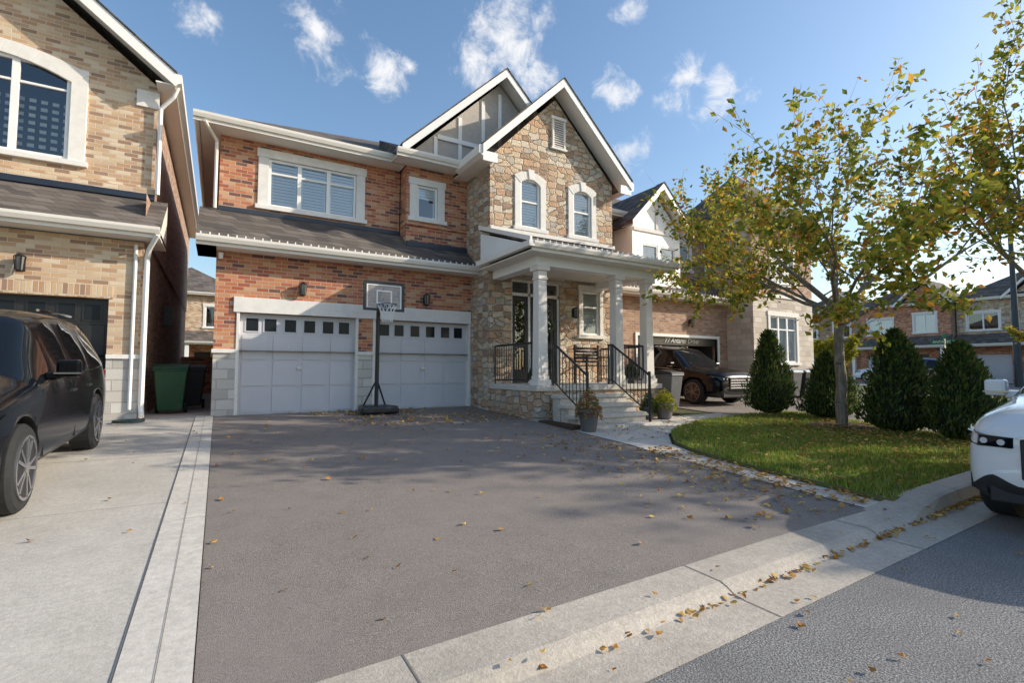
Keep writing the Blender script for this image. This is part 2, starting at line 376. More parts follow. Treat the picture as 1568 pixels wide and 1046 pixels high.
facade('upper_wall',-.1,4.0,4.9,6.72,12.6,[(.88,2.87,5.25,6.38)],M['brick'],H)
window(H,.88,2.87,5.25,6.38,12.6,3,hbar=[6.05])
surround(H,.88,2.87,5.25,6.38,12.6,.22,head=.2)
facade('upper_wall_bay',4.02,5.74,4.5,6.72,12.1,[(4.30,4.86,5.38,6.25)],M['brick'],H)
m=MB(); m.face([(4.02,12.1,4.5),(4.02,12.6,4.5),(4.02,12.6,6.72),(4.02,12.1,6.72)])
m.face([(-.1,11.8,-.1),(-.1,24,-.1),(-.1,24,4.0),(-.1,11.8,4.0)]); m.face([(-.1,12.6,3.9),(-.1,24,3.9),(-.1,24,6.75),(-.1,12.6,6.75)])
m.face([(9.74,10.75,0),(9.74,24,0),(9.74,24,6.8),(9.74,10.75,6.8)]); m.face([(-.1,24,0),(9.74,24,0),(9.74,24,6.8),(-.1,24,6.8)])
m.obj('side_walls',M['brick'],H)
window(H,4.30,4.86,5.38,6.25,12.1,1,open_frac=.6); surround(H,4.30,4.86,5.38,6.25,12.1,.2,head=.18)
m=MB(); m.box(4.0,5.72,12.05,12.12,5.16,5.22); m.obj('brick_ledge',M['brick'],H)
eave(H,-.5,4.0,12.12,24.4,6.88,left=True); eave(H,3.6,5.35,11.62,12.115,6.88)
m=MB(); m.face([(3.6,11.62,6.9),(5.4,11.62,6.9),(5.4,13.2,7.72),(3.6,13.2,7.72)]); m.face([(3.6,11.62,6.9),(3.6,13.2,7.72),(3.6,13.2,6.9)]); m.obj('roof_shingles_bay',M['shingle'],H)
hip_roof(H,-.55,10.1,12.1,24.6,6.90,.52)
m=MB(); m.face([(3.95,12.0,6.9),(9.4,12.0,6.9),(6.68,12.0,9.6)]); m.obj('gable_stucco',M['taupe'],H)
gable_roof(H,3.75,9.61,11.6,18,6.88,9.72)
m=MB()
for x,zt in ((4.75,7.6),(5.45,8.3),(6.15,8.95),(6.68,9.3),(7.3,8.8)): m.box(x-.05,x+.05,11.965,11.995,6.9,zt)
m.box(4.8,8.6,11.95,11.99,7.55,7.67); m.obj('gable_battens',M['white'],H)
TY=10.75
facade('tower_front',5.72,9.74,.2,6.82,TY,[(6.60,7.22,5.15,6.45),(8.31,8.95,5.15,6.45),(6.34,7.86,1.12,3.78),(8.60,9.22,2.42,3.64)],M['stone'],H)
m=MB(); m.face([(5.72,TY,6.82),(9.74,TY,6.82),(7.73,TY,8.86)]); m.face([(5.72,TY,.2),(5.72,12.7,.2),(5.72,12.7,6.9),(5.72,TY,6.9)]); m.obj('tower_side_and_gable',M['stone'],H)
gable_roof(H,5.33,10.13,10.36,17.5,6.76,9.12)
m=MB(); m.py([(5.22,6.86),(5.33,6.88),(5.33,6.60),(5.22,6.66)],10.36,11.75); m.box(5.33,5.72,10.38,12.1,6.60,6.63)
m.py([(10.24,6.86),(10.13,6.88),(10.13,6.60),(10.24,6.66)],10.36,13); m.obj('tower_eave_gutter',M['cream'],H)
m=MB(); m.box(5.33,5.72,10.36,10.40,6.5,6.74); m.box(9.74,10.13,10.36,10.40,6.5,6.74); m.obj('eave_return',M['white'],H)
for a,b in ((6.60,7.22),(8.31,8.95)):
    window(H,a,b,5.15,6.45,TY,1,hbar=[5.85]); surround(H,a,b,5.15,6.45,TY,.17,arch=.15,key=True,head=.2)
m=MB(); m.box(7.60,7.66,TY-.06,TY,7.5,8.28); m.box(7.98,8.04,TY-.06,TY,7.5,8.28); m.box(7.56,8.08,TY-.08,TY,7.44,7.5); m.box(7.56,8.08,TY-.08,TY,8.28,8.36); m.obj('vent_frame',M['lime'],H,bevel=.006)
m=MB()
for i in range(12): m.obox((7.82,TY-.035,7.55+i*.062),(.32,.05,.014),Matrix.Rotation(R(45),3,'X'))
m.obj('vent_louvres',M['white'],H)
m=MB(); m.box(5.70,9.76,TY-.09,TY+.01,4.93,5.03); m.obj('belt_course',M['lime'],H,bevel=.006)
DK=1.12
m=MB(); m.box(6.34,7.86,TY+.05,TY+.14,3.36,3.44)
for x in (6.34,6.88,7.06,7.80): m.box(x,x+.06,TY+.05,TY+.14,DK,3.78)
m.box(6.40,7.80,TY+.052,TY+.138,3.72,3.78)
m.obj('entry_frame',M['lime'],H,bevel=.005)
m=MB(); m.box(6.95,7.05,TY+.055,TY+.13,DK,3.36)
for a,b in ((6.40,6.88),(7.12,7.80)):
    m.box(a,a+.09,TY+.07,TY+.12,DK,3.36); m.box(b-.09,b,TY+.07,TY+.12,DK,3.36); m.box(a+.09,b-.09,TY+.072,TY+.118,3.22,3.36); m.box(a+.09,b-.09,TY+.072,TY+.118,DK,DK+.35); m.box(a+.09,b-.09,TY+.074,TY+.116,DK+.9,DK+1.0)
m.obj('entry_doors',M['darkdoor'],H,bevel=.005)
m=MB()
for a,b,c,d in ((6.40,6.88,DK,3.36),(7.12,7.80,DK,3.36),(6.40,7.80,3.44,3.74)): m.face([(a,TY+.09,c),(b,TY+.09,c),(b,TY+.09,d),(a,TY+.09,d)])
m.obj('entry_glass',M['glass'],H)
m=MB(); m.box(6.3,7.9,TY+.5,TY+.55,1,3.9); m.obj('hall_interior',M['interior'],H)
window(H,8.60,9.22,2.42,3.64,TY,1,hbar=[3.2]); surround(H,8.60,9.22,2.42,3.64,TY,.12,head=.16)
lantern(H,8.3,TY,3.0)
m=MB()
for i in range(16):
    a=i*math.pi/8; b=(i+1)*math.pi/8; m.cyl((7.45+.15*math.cos(a),TY-.02,2.62+.15*math.sin(a)),(7.45+.15*math.cos(b),TY-.02,2.62+.15*math.sin(b)),.035,n=6)
m.obj('door_wreath',plain('wreath_green',(.04,.06,.02),.9,.5,30),H)
PY=8.7; PX0=5.75; PX1=9.35
m=MB(); m.box(PX0,PX1,PY,TY-.002,.1,1.0); m.obj('porch_base',M['stone'],H)
m=MB(); m.box(PX0-.05,PX1+.05,PY-.06,TY-.004,1.0,DK); m.obj('porch_slab',M['step'],H,bevel=.012)
m=MB()
for i in range(4):
    top=DK-.19*(i+1); yb=PY-.06-.29*i-.002*i
    m.box(6.05-.03*i,8.0+.03*i,yb-.31,yb-.002,top-.075,top); m.box(6.10,7.95,yb-.27,yb-.004,.1,top-.077)
m.obj('porch_steps',M['step'],H,bevel=.01)
def column(x,y,z0,z1):
    m=MB(); m.box(x-.17,x+.17,y-.17,y+.17,z0,z0+.12); m.box(x-.14,x+.14,y-.14,y+.14,z0+.12,z0+.2)
    m.prism([(x-.125,y-.125,z0+.2),(x+.125,y-.125,z0+.2),(x+.125,y+.125,z0+.2),(x-.125,y+.125,z0+.2)],[(x-.105,y-.105,z1-.3),(x+.105,y-.105,z1-.3),(x+.105,y+.105,z1-.3),(x-.105,y+.105,z1-.3)])
    m.box(x-.125,x+.125,y-.125,y+.125,z1-.3,z1-.25); m.box(x-.11,x+.11,y-.11,y+.11,z1-.25,z1-.1); m.box(x-.16,x+.16,y-.16,y+.16,z1-.1,z1)
    m.obj('porch_column',M['colpaint'],H,bevel=.008)
M['colpaint']=plain('column_paint',(.82,.75,.68),.6,.05,3)
for x in (5.97,8.16,9.15): column(x,PY+.2,DK,3.70)
m=MB(); m.box(5.80,9.35,PY+.06,PY+.34,3.70,3.93); m.box(5.80,6.08,PY+.342,TY-.002,3.70,3.93); m.box(9.07,9.35,PY+.342,TY-.002,3.70,3.93); m.obj('porch_beam',M['white'],H,bevel=.008)
skirt(H,5.45,9.68,8.42,TY-.002,4.10,4.92)
m=MB(); m.px([(8.42,4.02),(TY,4.02),(TY,4.80)],5.46,5.50); m.px([(8.42,4.02),(TY,4.02),(TY,4.80)],9.63,9.67); m.obj('porch_gable_ends',M['white'],H)
m=MB()
for xa,xb in ((5.33,5.45),(9.68,9.80)): m.box(xa,xb,8.32,TY,3.97,4.09)
m.px([(8.40,4.09),(TY,4.90),(TY,5.0),(8.40,4.19)],5.40,5.452); m.obj('porch_side_gutter',M['cream'],H)
def railing(m,a,b,h=.92,post=True):
    a=Vector(a);b=Vector(b); n=max(2,int(Vector((b.x-a.x,b.y-a.y,0)).length/.105))
    up=Vector((0,0,1))
    m.cyl(a+up*h,b+up*h,.025,n=6); m.cyl(a+up*.1,b+up*.1,.016,n=6)
    for i in range(n+1):
        p=a+(b-a)*i/n; r=.022 if i in(0,n) else .0095
        m.cyl(p+up*(.0 if i in(0,n) else .1),p+up*h,r,n=5)
m=MB()
railing(m,(5.86,PY+.36,DK),(5.86,TY-.03,DK)); railing(m,(6.12,PY+.2,DK),(6.24,PY+.2,DK))
railing(m,(7.90,PY+.2,DK),(8.04,PY+.2,DK)); railing(m,(8.3,PY+.2,DK),(9.02,PY+.2,DK)); railing(m,(9.24,PY+.36,DK),(9.24,TY-.03,DK))
for x in (6.2,7.88):
    railing(m,(x,PY+.05,DK),(x,PY-1.1,DK-.70)); m.cyl((x,PY-1.1,DK-.8),(x,PY-1.1,DK+.3),.03)
m.obj('porch_railing',M['black'],H)
m=MB(); m.box(-1.3,-.1,24,24.1,0,2); m.obj('side_wall_end',M['brick'],H)
pipe(H,[(-.4,12.05,6.72),(-.17,12.5,6.5),(-.17,12.5,5.0)],.035,M['cream'])
m=MB(); m.cyl((-.02,11.72,3.86),(-.02,11.72,3.74),.05,.04,10); m.obj('security_camera',M['white'],H)

# ================================================================== LEFT NEIGHBOUR
N=empty('brick_house')
facade('garage_wall',-6.8,-1.3,1.72,3.92,GY,[(-5.9,-1.80,1.72,2.78)],M['buff'],N,.16)
facade('garage_stone_base',-6.8,-1.3,G0-.3,1.72,GY-.012,[(-5.9,-1.80,G0,1.72)],M['ashlar'],N,.18)
m=MB(); m.box(-1.80,-1.27,GY-.05,GY+.02,1.66,1.74); m.obj('stone_sill_cap',M['lime'],N)
M['soldier']=masonry('soldier_brick',.08,.235,[(.72,.48,.29),(.80,.60,.39),(.60,.36,.21),(.44,.27,.18),(.74,.53,.34)],(.64,.54,.43),mw=.008)
m=MB(); m.box(-6.0,-1.74,GY-.02,GY+.0,2.785,3.02)
m.obj('soldier_course',M['soldier'],N)
garage_door(N,-5.9,-1.80,G0,2.78,GY+.14,M['darkdoor'],cols=10)
lantern(N,-3.02,GY,3.3)
skirt(N,-7,-1.02,11.38,12.6,4.14,4.98,lights=False)
m=MB(); m.face([(-1.02,11.38,4.05),(-1.02,12.6,4.05),(-1.02,12.6,4.95)]); m.obj('skirt_end',M['cream'],N)
facade('upper_wall',-6.8,-1.27,4.85,7.42,12.6,[(-5.1,-2.66,5.55,7.46-.04)],M['buff'],N)
m=MB(); m.face([(-6.8,12.6,7.42),(-1.27,12.6,7.42),(-1.27,12.6,7.45),(-3.95,12.6,9.62),(-6.8,12.6,7.5)]); m.obj('gable_wall',M['buff'],N)
window(N,-5.1,-2.66,5.55,7.42,12.6,3,hbar=[6.95],frame=.07,blinds=False,inner=.7)
m=MB()
for i in range(14):
    for j in range(8): m.obox((-4.98+i*.17,12.9,5.68+j*.15),(.10,.01,.07),Matrix.Identity(3))
m.obj('patterned_curtain',M['lime'],N)
surround(N,-5.1,-2.66,5.55,7.42,12.6,.26,arch=.30,key=True,head=.26)
m=MB(); m.box(-6.8,-1.25,12.54,12.6,4.98,5.10); m.obj('roof_flashing',plain('navy_flashing',(.02,.03,.05),.5),N)
m=MB(); m.box(-6.8,-1.24,12.55,12.6,5.10,5.22); m.obj('brick_ledge',M['buff'],N)
m=MB(); m.box(-1.62,-1.24,12.555,12.62,6.95,7.3); m.obj('corner_corbel',M['lime'],N)
m=MB(); m.face([(-1.3,GY,0),(-1.3,26,0),(-1.3,26,4.9),(-1.3,GY,4.9)]); m.obj('side_wall_lower',M['brown'],N)
m=MB(); m.face([(-1.27,12.6,4),(-1.27,26,4),(-1.27,26,7.4),(-1.27,12.6,7.4)]); m.face([(-6.8,GY,0),(-6.8,26,0),(-6.8,26,7.4),(-6.8,GY,7.4)]); m.obj('side_wall',M['brown'],N)
gable_roof(N,-6.96,-.94,12.12,26,7.46,9.84,rake=.28)
m=MB(); m.py([(-.83,7.60),(-.94,7.60),(-.94,7.36),(-.83,7.42)],12.12,26); m.box(-1.27,-.94,12.14,26,7.34,7.37); m.obj('side_gutter',M['cream'],N)
pipe(N,[(-.9,12.3,7.4),(-.98,12.38,7.2),(-1.2,12.5,6.95),(-1.2,12.5,5.1)],.04)
pipe(N,[(-1.05,11.33,4.0),(-1.2,11.6,3.75),(-1.24,11.74,3.6),(-1.24,11.74,.75),(-1.2,11.5,.58)],.045)
pipe(N,[(-1.42,11.76,3.85),(-1.42,11.76,.7)],.03)
m=MB(); m.box(-1.25,-1.05,15.5,15.75,2.6,3.1); m.obj('meter_box',M['black'],N)

# ================================================================== RIGHT NEIGHBOUR (77)
E=empty('brick_house'); EY=12.1
facade('garage_wall',10.9,16.7,.2,3.92,EY,[(12.0,16.1,.5,2.62)],M['brown'],E,.2)
m=MB(); m.box(11.9,16.2,EY+.2,18,.45,.5); m.box(11.9,12.0,EY+.2,18,.5,2.7); m.box(16.1,16.2,EY+.2,18,.5,2.7); m.box(11.9,16.2,18,18.1,.5,2.7); m.box(11.9,16.2,EY+.2,18,2.7,2.8); m.obj('garage_interior',plain('garage_interior_wall',(.07,.065,.06),.9),E)
m=MB(); m.box(11.9,16.2,EY-.04,EY+.1,2.62,2.72); m.box(11.9,12.0,EY-.04,EY+.1,.5,2.62); m.box(16.1,16.2,EY-.04,EY+.1,.5,2.62); m.obj('garage_trim',M['white'],E)
m=MB(); m.box(12.0,16.1,EY+.05,EY+.1,2.34,2.62); m.obj('raised_door_edge',M['darkdoor'],E)
cu=bpy.data.curves.new('house_number_lettering','FONT'); cu.body='77 Antares Drive'; cu.size=.25; cu.extrude=.004; cu.shear=.35; cu.align_x='CENTER'; cu.materials.append(M['lime'])
to=bpy.data.objects.new('house_number_lettering',cu); col.objects.link(to); to.parent=E; to.location=(14.2,EY+.035,2.42); to.rotation_euler=(R(90),0,0)
lantern(E,14.6,EY,3.15)
skirt(E,10.7,16.7,11.68,12.9,4.12,5.0)
facade('upper_wall',10.9,16.7,4.8,6.72,12.9,[(14.9,15.6,5.3,6.3)],M['brown'],E); window(E,14.9,15.6,5.3,6.3,12.9); surround(E,14.9,15.6,5.3,6.3,12.9,.15)
facade('bay_wall',11.75,14.05,4.35,6.3,12.0,[(12.2,12.95,4.8,5.75),(13.05,13.8,4.8,5.75)],M['white'],E); window(E,12.2,12.95,4.8,5.75,12.0); window(E,13.05,13.8,4.8,5.75,12.0)
m=MB(); m.face([(11.75,12.0,6.3),(14.05,12.0,6.3),(12.9,12.0,7.5)]); m.face([(11.75,12,4.35),(11.75,12.95,4.35),(11.75,12.95,6.3),(11.75,12,6.3)]); m.face([(14.05,12,4.35),(14.05,12.95,4.35),(14.05,12.95,6.3),(14.05,12,6.3)]); m.obj('bay_sides',M['white'],E)
m=MB(); m.box(12.85,12.95,11.97,11.998,6.3,7.3); m.box(11.8,14.0,11.96,11.996,6.15,6.27); m.obj('bay_battens',M['lime'],E)
gable_roof(E,11.45,14.35,11.65,17,6.22,7.72)
hip_roof(E,10.5,21.1,12.5,25,6.9,.55); eave(E,10.5,16.7,12.5,25,6.88,left=True)
m=MB(); m.face([(10.9,EY,0),(10.9,24,0),(10.9,24,6.8),(10.9,EY,6.8)]); m.obj('side_wall',M['brown'],E)
pipe(E,[(16.5,12.85,6.7),(16.5,12.85,5.1),(16.62,11.9,4.3)],.04)
M['pale']=masonry('pale_stone_block',.40,.20,[(.66,.56,.47),(.74,.64,.54),(.57,.48,.41),(.70,.59,.49),(.78,.69,.59)],(.56,.50,.43),mw=.012,bst=.9,patch=.15)
facade('tower_front_lower',16.7,20.6,.2,4.25,11,[(17.7,19.4,1.75,3.5)],M['pale'],E)
facade('tower_front_upper',16.7,20.6,4.25,6.9,11,[(17.9,19.3,4.75,6.0)],M['brown'],E)
window(E,17.7,19.4,1.75,3.5,11,3,hbar=[3.0]); surround(E,17.7,19.4,1.75,3.5,11,.14,head=.18); window(E,17.9,19.3,4.75,6.0,11,2); surround(E,17.9,19.3,4.75,6.0,11,.14)
m=MB(); m.face([(16.7,11,.2),(16.7,13,.2),(16.7,13,6.9),(16.7,11,6.9)]); m.face([(20.6,11,.2),(20.6,24,.2),(20.6,24,6.9),(20.6,11,6.9)]); m.obj('tower_sides',M['pale'],E)
eave(E,16.3,21.0,10.6,13,7.05,left=True,right=True); hip_roof(E,16.2,21.1,10.5,15.4,7.07,1.1)
m=MB(); m.box(16.66,20.64,10.95,11.0,4.2,4.32); m.obj('belt_course',M['lime'],E)

# ================================================================== FAR HOUSES
def far_house(x,y,rot,w,wall,seed,gable=True,h=6.4):
    P=empty('brick_house',(x,y,.5),(0,0,rot)); a=-w/2; b=w/2
    facade('front_lower',a,b,-.5,3.0,0,[(a+.5,a+3.1,0,2.2),(a+4.0,a+5.0,0,2.3)],M['brick'],P,.2)
    m=MB(); m.box(a+.5,a+3.1,.12,.16,0,2.2); m.obj('garage_door_panels',M['door'],P)
    m=MB(); m.box(a+4,a+5,.15,.2,0,2.3); m.obj('front_door',M['darkdoor'],P)
    skirt(P,a-.1,b+.1,-1.3,0,3.0,3.8,lights=False)
    m=MB()
    for q in (a+3.6,b-.25): m.box(q-.12,q+.12,-1.2,-.96,0,2.8)
    m.obj('porch_columns',M['white'],P)
    facade('front_upper',a,b,3.0,h,.004,[(a+.7,a+2.5,4.1,5.4),(b-2.4,b-1.0,4.1,5.6)],wall,P)
    for q in ((a+.7,a+2.5,4.1,5.4),(b-2.4,b-1.0,4.1,5.6)):
        window(P,*q,.004,2,blinds=(seed%2==0)); surround(P,*q,.004,.15)
    m=MB(); m.face([(a,0,-.5),(a,10,-.5),(a,10,h),(a,0,h)]); m.face([(b,0,-.5),(b,10,-.5),(b,10,h),(b,0,h)]); m.face([(a,10,-.5),(b,10,-.5),(b,10,h),(a,10,h)]); m.obj('side_walls',M['brown'],P)
    eave(P,a-.3,b+.3,-.4,10.3,h+.15,left=True,right=True); hip_roof(P,a-.35,b+.35,-.45,10.4,h+.17,.62)
    if gable:
        m=MB(); m.face([(b-3.4,-.1,h),(b,-.1,h),(b-1.7,-.1,h+1.7)]); m.obj('gable_wall',wall,P); gable_roof(P,b-3.7,b+.3,-.5,4,h,h+2)
    return P
for i,(yy,wl) in enumerate(((-8,'stone'),(-.9,'brown'),(6,'stone'),(12.7,'stone'),(19.3,'brick'),(26,'brown'),(33,'stone'),(40,'brick'),(47,'stone'))):
    far_house(50+(.8 if i%2 else 0),yy,R(-90),6.5,M[wl],i,True)
far_house(-2,42,0,7,M['buff'],3,False); far_house(6,42,0,7,M['buff'],3,False)

# ================================================================== GROUND
def sheet(name,pts,off,mat):
    m=MB(); m.face([(x,y,gz(y)+off) for x,y in pts]); return m.obj(name,mat)
m=MB(); X0,X1=-250,400
ys=[-250,1.9,2.4,11.8,500]; zz=[-.03,-.03,gz(2.4)-.02,gz(11.8)-.02,gz(20)-.02]
for i in range(4): m.face([(X0,ys[i],zz[i]),(X1,ys[i],zz[i]),(X1,ys[i+1],zz[i+1]),(X0,ys[i+1],zz[i+1])])
m.obj('ground',M['earth'])
def cs(x): return .03*(x-1.66) if x<12 else .31
m=MB(); m.face([(-60,-7.2,0),(80,-7.2,0),(80,1.99,0),(-60,1.99,0)]); m.obj('street_road',M['road'])
def cprof(x):
    s=cs(max(-4,x))
    def lerp(a,b,t): return a+(b-a)*t
    t=0
    if 5.5<x<6.6: t=(x-5.5)/1.1
    elif 6.6<=x<11.6: t=1
    elif 11.6<=x<12.6: t=1-(x-11.6)
    lo=[(1.72,.004),(1.95,.006),(2.02,.012),(2.08,.045),(2.13,.062),(2.42,.066)]
    hi=[(1.72,.004),(1.95,.006),(2.06,.010),(2.10,.135),(2.14,.15),(2.36,.155)]
    return [(x,lerp(a[0],b[0],t)+s,lerp(a[1],b[1],t)) for a,b in zip(lo,hi)]
xs=[-30,-10,-4]+[ -3+.5*i for i in range(33)]+[13.5,20,40]
m=MB()
for x in xs: m.v+=cprof(x)+[(x,2.42+cs(max(-4,x)),-.05)]
for i in range(len(xs)-1):
    for j in range(6): a=i*7+j; m.f.append((a,a+1,a+8,a+7)); m.mi.append(0)
m.obj('street_curb',M['curb'])
m=MB()
for x in (-1.2,.8,2.85,4.9,6.95,9.0,11.05):
    p=cprof(x); q=cprof(x+.009)
    for j in range(5): m.face([(a[0],a[1],a[2]+.003) for a in (p[j],p[j+1],q[j+1],q[j])])
m.obj('curb_joints',M['joint'])
sheet('asphalt_driveway',[(-.05,2.32),(5.75,2.38),(5.8,4.2),(5.9,5.2),(6.1,6.0),(6.3,8.75),(5.72,11.95),(-.05,11.95)],0.0,M['asphalt'])
sheet('neighbour_concrete_driveway',[(-7.5,2.2),(-.36,2.3),(-.36,11.79),(-7.5,11.79)],.004,M['concrete'])
sheet('concrete_border_strip',[(-.352,2.3),(-.055,2.31),(-.055,11.79),(-.352,11.79)],.012,M['step'])
m=MB()
def gq(x0,x1,y0,y1,o): m.face([(x0,y0,gz(y0)+o),(x1,y0,gz(y0)+o),(x1,y1,gz(y1)+o),(x0,y1,gz(y1)+o)])
for y in (3.4,5.6,7.9,10.0): gq(-7.5,-.36,y,y+.008,.008)
for y in (2.9,5.0,7.1,9.2,11.1): gq(-.352,-.055,y,y+.006,.0155)
gq(-.362,-.354,2.3,11.79,.009); gq(-.20,-.196,2.3,11.79,.0158); gq(-4.0,-3.99,2.3,11.79,.0082)
m.obj('driveway_joints',M['joint'])
m=MB(); m.face([(-1.3,11.79,gz(12)+.003),(-.05,11.79,gz(12)+.003),(-.05,24,gz(12)+.003),(-1.3,24,gz(12)+.003)]); m.obj('side_passage_path',M['concrete'])
sheet('concrete_walkway',[(5.56,2.4),(5.95,2.42),(6.02,4.0),(6.15,5.0),(6.45,5.75),(7.15,6.45),(8.0,6.95),(9.2,7.3),(10.2,7.45),(11.0,7.6),(11.0,8.3),(9.5,8.3),(8.1,8.3),(8.1,7.5),(5.75,7.5),(5.76,6.0),(5.63,5.2)],.008,M['step'])
m=MB()
for y in (3.3,4.3,5.2): gq(5.6,6.0,y,y+.014,.012)
gq(6.0,6.9,6.3,6.312,.012); gq(7.2,7.212,6.5,7.5,.012); gq(8.6,8.612,7.1,8.3,.012)
m.obj('walkway_joints',M['joint'])
m=MB(); m.pz([(5.78,7.52),(6.02,7.52),(6.02,8.69),(5.78,8.69)],.2,gz(8)+.06); m.pz([(8.08,8.31),(9.6,8.31),(9.6,8.69),(8.08,8.69)],.2,gz(8.6)+.05); m.obj('planting_bed',M['mulch'])
lawn=[(5.96,2.45),(9,2.62),(12.0,2.66),(12.1,3.5),(12.4,5.5),(12.9,7.0),(12.7,7.5),(11.2,7.58),(10.2,7.42),(9.2,7.27),(8.02,6.92),(7.18,6.42),(6.48,5.72),(6.17,4.98),(6.04,4.0)]
m=MB(); n=len(lawn)
m.v=[(x,y,gz(y)+.055) for x,y in lawn]+[(x,y,-.02) for x,y in lawn]
m.f=[tuple(range(n))]+[(i,(i+1)%n,n+(i+1)%n,n+i) for i in range(n)]; m.mi=[0]*(n+1); m.obj('lawn',M['soil'])
m=MB(); m.v=[(11.3+.75*math.cos(i*.3927)*(1+.15*math.sin(i*2.1)),5.5+.6*math.sin(i*.3927)*(1+.15*math.sin(i*1.3)),0) for i in range(16)]; m.v=[(x,y,gz(y)+.075) for x,y,z in m.v]; m.f=[tuple(range(16))]; m.mi=[0]; m.obj('tree_mulch_ring',M['mulch'])
sheet('neighbour_asphalt_driveway',[(12.15,2.4),(18.4,2.4),(18.4,11.79),(16.6,11.79),(11.0,11.79),(11.0,7.6),(12.75,7.55),(12.95,7.0),(12.45,5.5)],.0,M['asphalt'])
m=MB(); m.face([(11,11.79,gz(12)),(18.4,11.79,gz(12)),(18.4,12.4,gz(12)),(11,12.4,gz(12))]); m.obj('garage_apron',M['asphalt'])
m=MB()
for x0,x1,z in ((38,46,.010),):
    m.face([(x0,2,.075),(x1,2,.075),(x1,11.8,gz(12)+z),(x0,11.8,gz(12)+z)]); m.face([(x0,11.8,gz(12)+z),(x1,11.8,gz(12)+z),(x1,120,gz(12)+z),(x0,120,gz(12)+z)])
m.obj('cross_street_road',M['road'])
m=MB()
for yy in (12.7,19.3,26,33): m.face([(46,yy+.1,gz(12)+.01),(50,yy+.1,gz(12)+.01),(50,yy+3.2,gz(12)+.01),(46,yy+3.2,gz(12)+.01)])
m.obj('far_driveways',M['asphalt'])
m=MB(); m.face([(35,2.4,.09),(37.5,2.4,.09),(37.5,11.8,gz(12)+.02),(35,11.8,gz(12)+.02)]); m.face([(35,11.8,gz(12)+.02),(37.5,11.8,gz(12)+.02),(37.5,120,gz(12)+.02),(35,120,gz(12)+.02)]); m.obj('far_sidewalk',M['concrete'])

def inpoly(x,y,P):
    c=False; n=len(P)
    for i in range(n):
        x1,y1=P[i]; x2,y2=P[(i+1)%n]
        if (y1>y)!=(y2>y) and x<(x2-x1)*(y-y1)/(y2-y1)+x1: c=not c
    return c
rng=np.random.default_rng(3)
V=[];F=[]
cnt=0
while cnt<42000:
    x=5.9+rng.random()*7; y=2.4+rng.random()*5.3
    if not inpoly(x,y,lawn): continue
    if x>9 and rng.random()<.3: continue
    if ((x-11.3)/.75)**2+((y-5.5)/.6)**2<1: continue
    pn=noise.noise(Vector((x*1.3,y*1.3,0)))
    if pn>.12 and rng.random()<.55: continue
    z=gz(y)+.053; h=.03+.05*rng.random()*(1-.4*max(0,pn)); a=rng.random()*6.283; w=.009; lx=(rng.random()-.5)*.05; ly=(rng.random()-.5)*.05
    V+= [(x-w*math.cos(a),y-w*math.sin(a),z),(x+w*math.cos(a),y+w*math.sin(a),z),(x+lx,y+ly,z+h)]; F.append((3*cnt,3*cnt+1,3*cnt+2)); cnt+=1
me=bpy.data.meshes.new('lawn_grass'); me.from_pydata(V,[],F); me.materials.append(M['grass']); o=bpy.data.objects.new('lawn_grass',me); col.objects.link(o)

L=MB()
def fl(x,y,z,s):
    a=random.random()*6.283; c,sn=math.cos(a),math.sin(a)
    def q(u,v,h): return (x+(u*c-v*sn)*s,y+(u*sn+v*c)*s,z+h*s)
    h=[random.random()*.6 for _ in range(6)]
    L.face([q(-.6,0,h[0]),q(-.2,.36,h[1]),q(.3,.3,h[2]),q(.7,0,h[3]),q(.3,-.3,h[4]),q(-.2,-.36,h[5])])
for _ in range(150): x=random.uniform(-.0,5.6); y=random.uniform(2.5,11.6); fl(x,y,gz(y)+.008,random.uniform(.03,.06))
for _ in range(380):
    x=5.6-abs(random.gauss(0,.8)); y=random.uniform(2.6,7.5); fl(x,y,gz(y)+.01,random.uniform(.03,.06))
for _ in range(420): x=random.uniform(5.5,6.1); y=random.uniform(2.6,5.6); fl(x,y,gz(y)+.02,random.uniform(.03,.06))
for _ in range(340): x=random.uniform(2,5.7); y=random.gauss(9.9,.6); y=min(y,11.6); fl(x,y,gz(y)+.01,random.uniform(.04,.07))
for _ in range(200): x=random.gauss(3.0,.7); y=random.uniform(10.9,11.7); fl(x,y,gz(y)+.01,random.uniform(.04,.07))
for _ in range(600):
    x=max(random.uniform(1,12),random.uniform(1,9)); y=2.02+cs(x)+random.gauss(0,.026); fl(x,y,.012,random.uniform(.022,.05))
for _ in range(60): x=random.uniform(.4,8); y=random.uniform(.8,2.4); fl(x,y,.012 if y<2.0 else .075,random.uniform(.022,.042))
for _ in range(35): x=random.uniform(-3,-.1); y=random.uniform(2.6,11.5); fl(x,y,gz(y)+.02,random.uniform(.025,.045))
for _ in range(240): x=random.uniform(6,9.5); y=random.uniform(6.2,8.2); fl(x,y,gz(y)+.02,random.uniform(.03,.06))
for _ in range(2100):
    x=random.uniform(6,12.6); y=random.uniform(2.5,7.4)
    if random.random()<.55: x=random.gauss(10.6,1.3); y=random.gauss(4.6,1.0)
    if inpoly(x,y,lawn): fl(x,y,gz(y)+.10,random.uniform(.03,.06))
L.obj('fallen_leaves',M['fallen'])

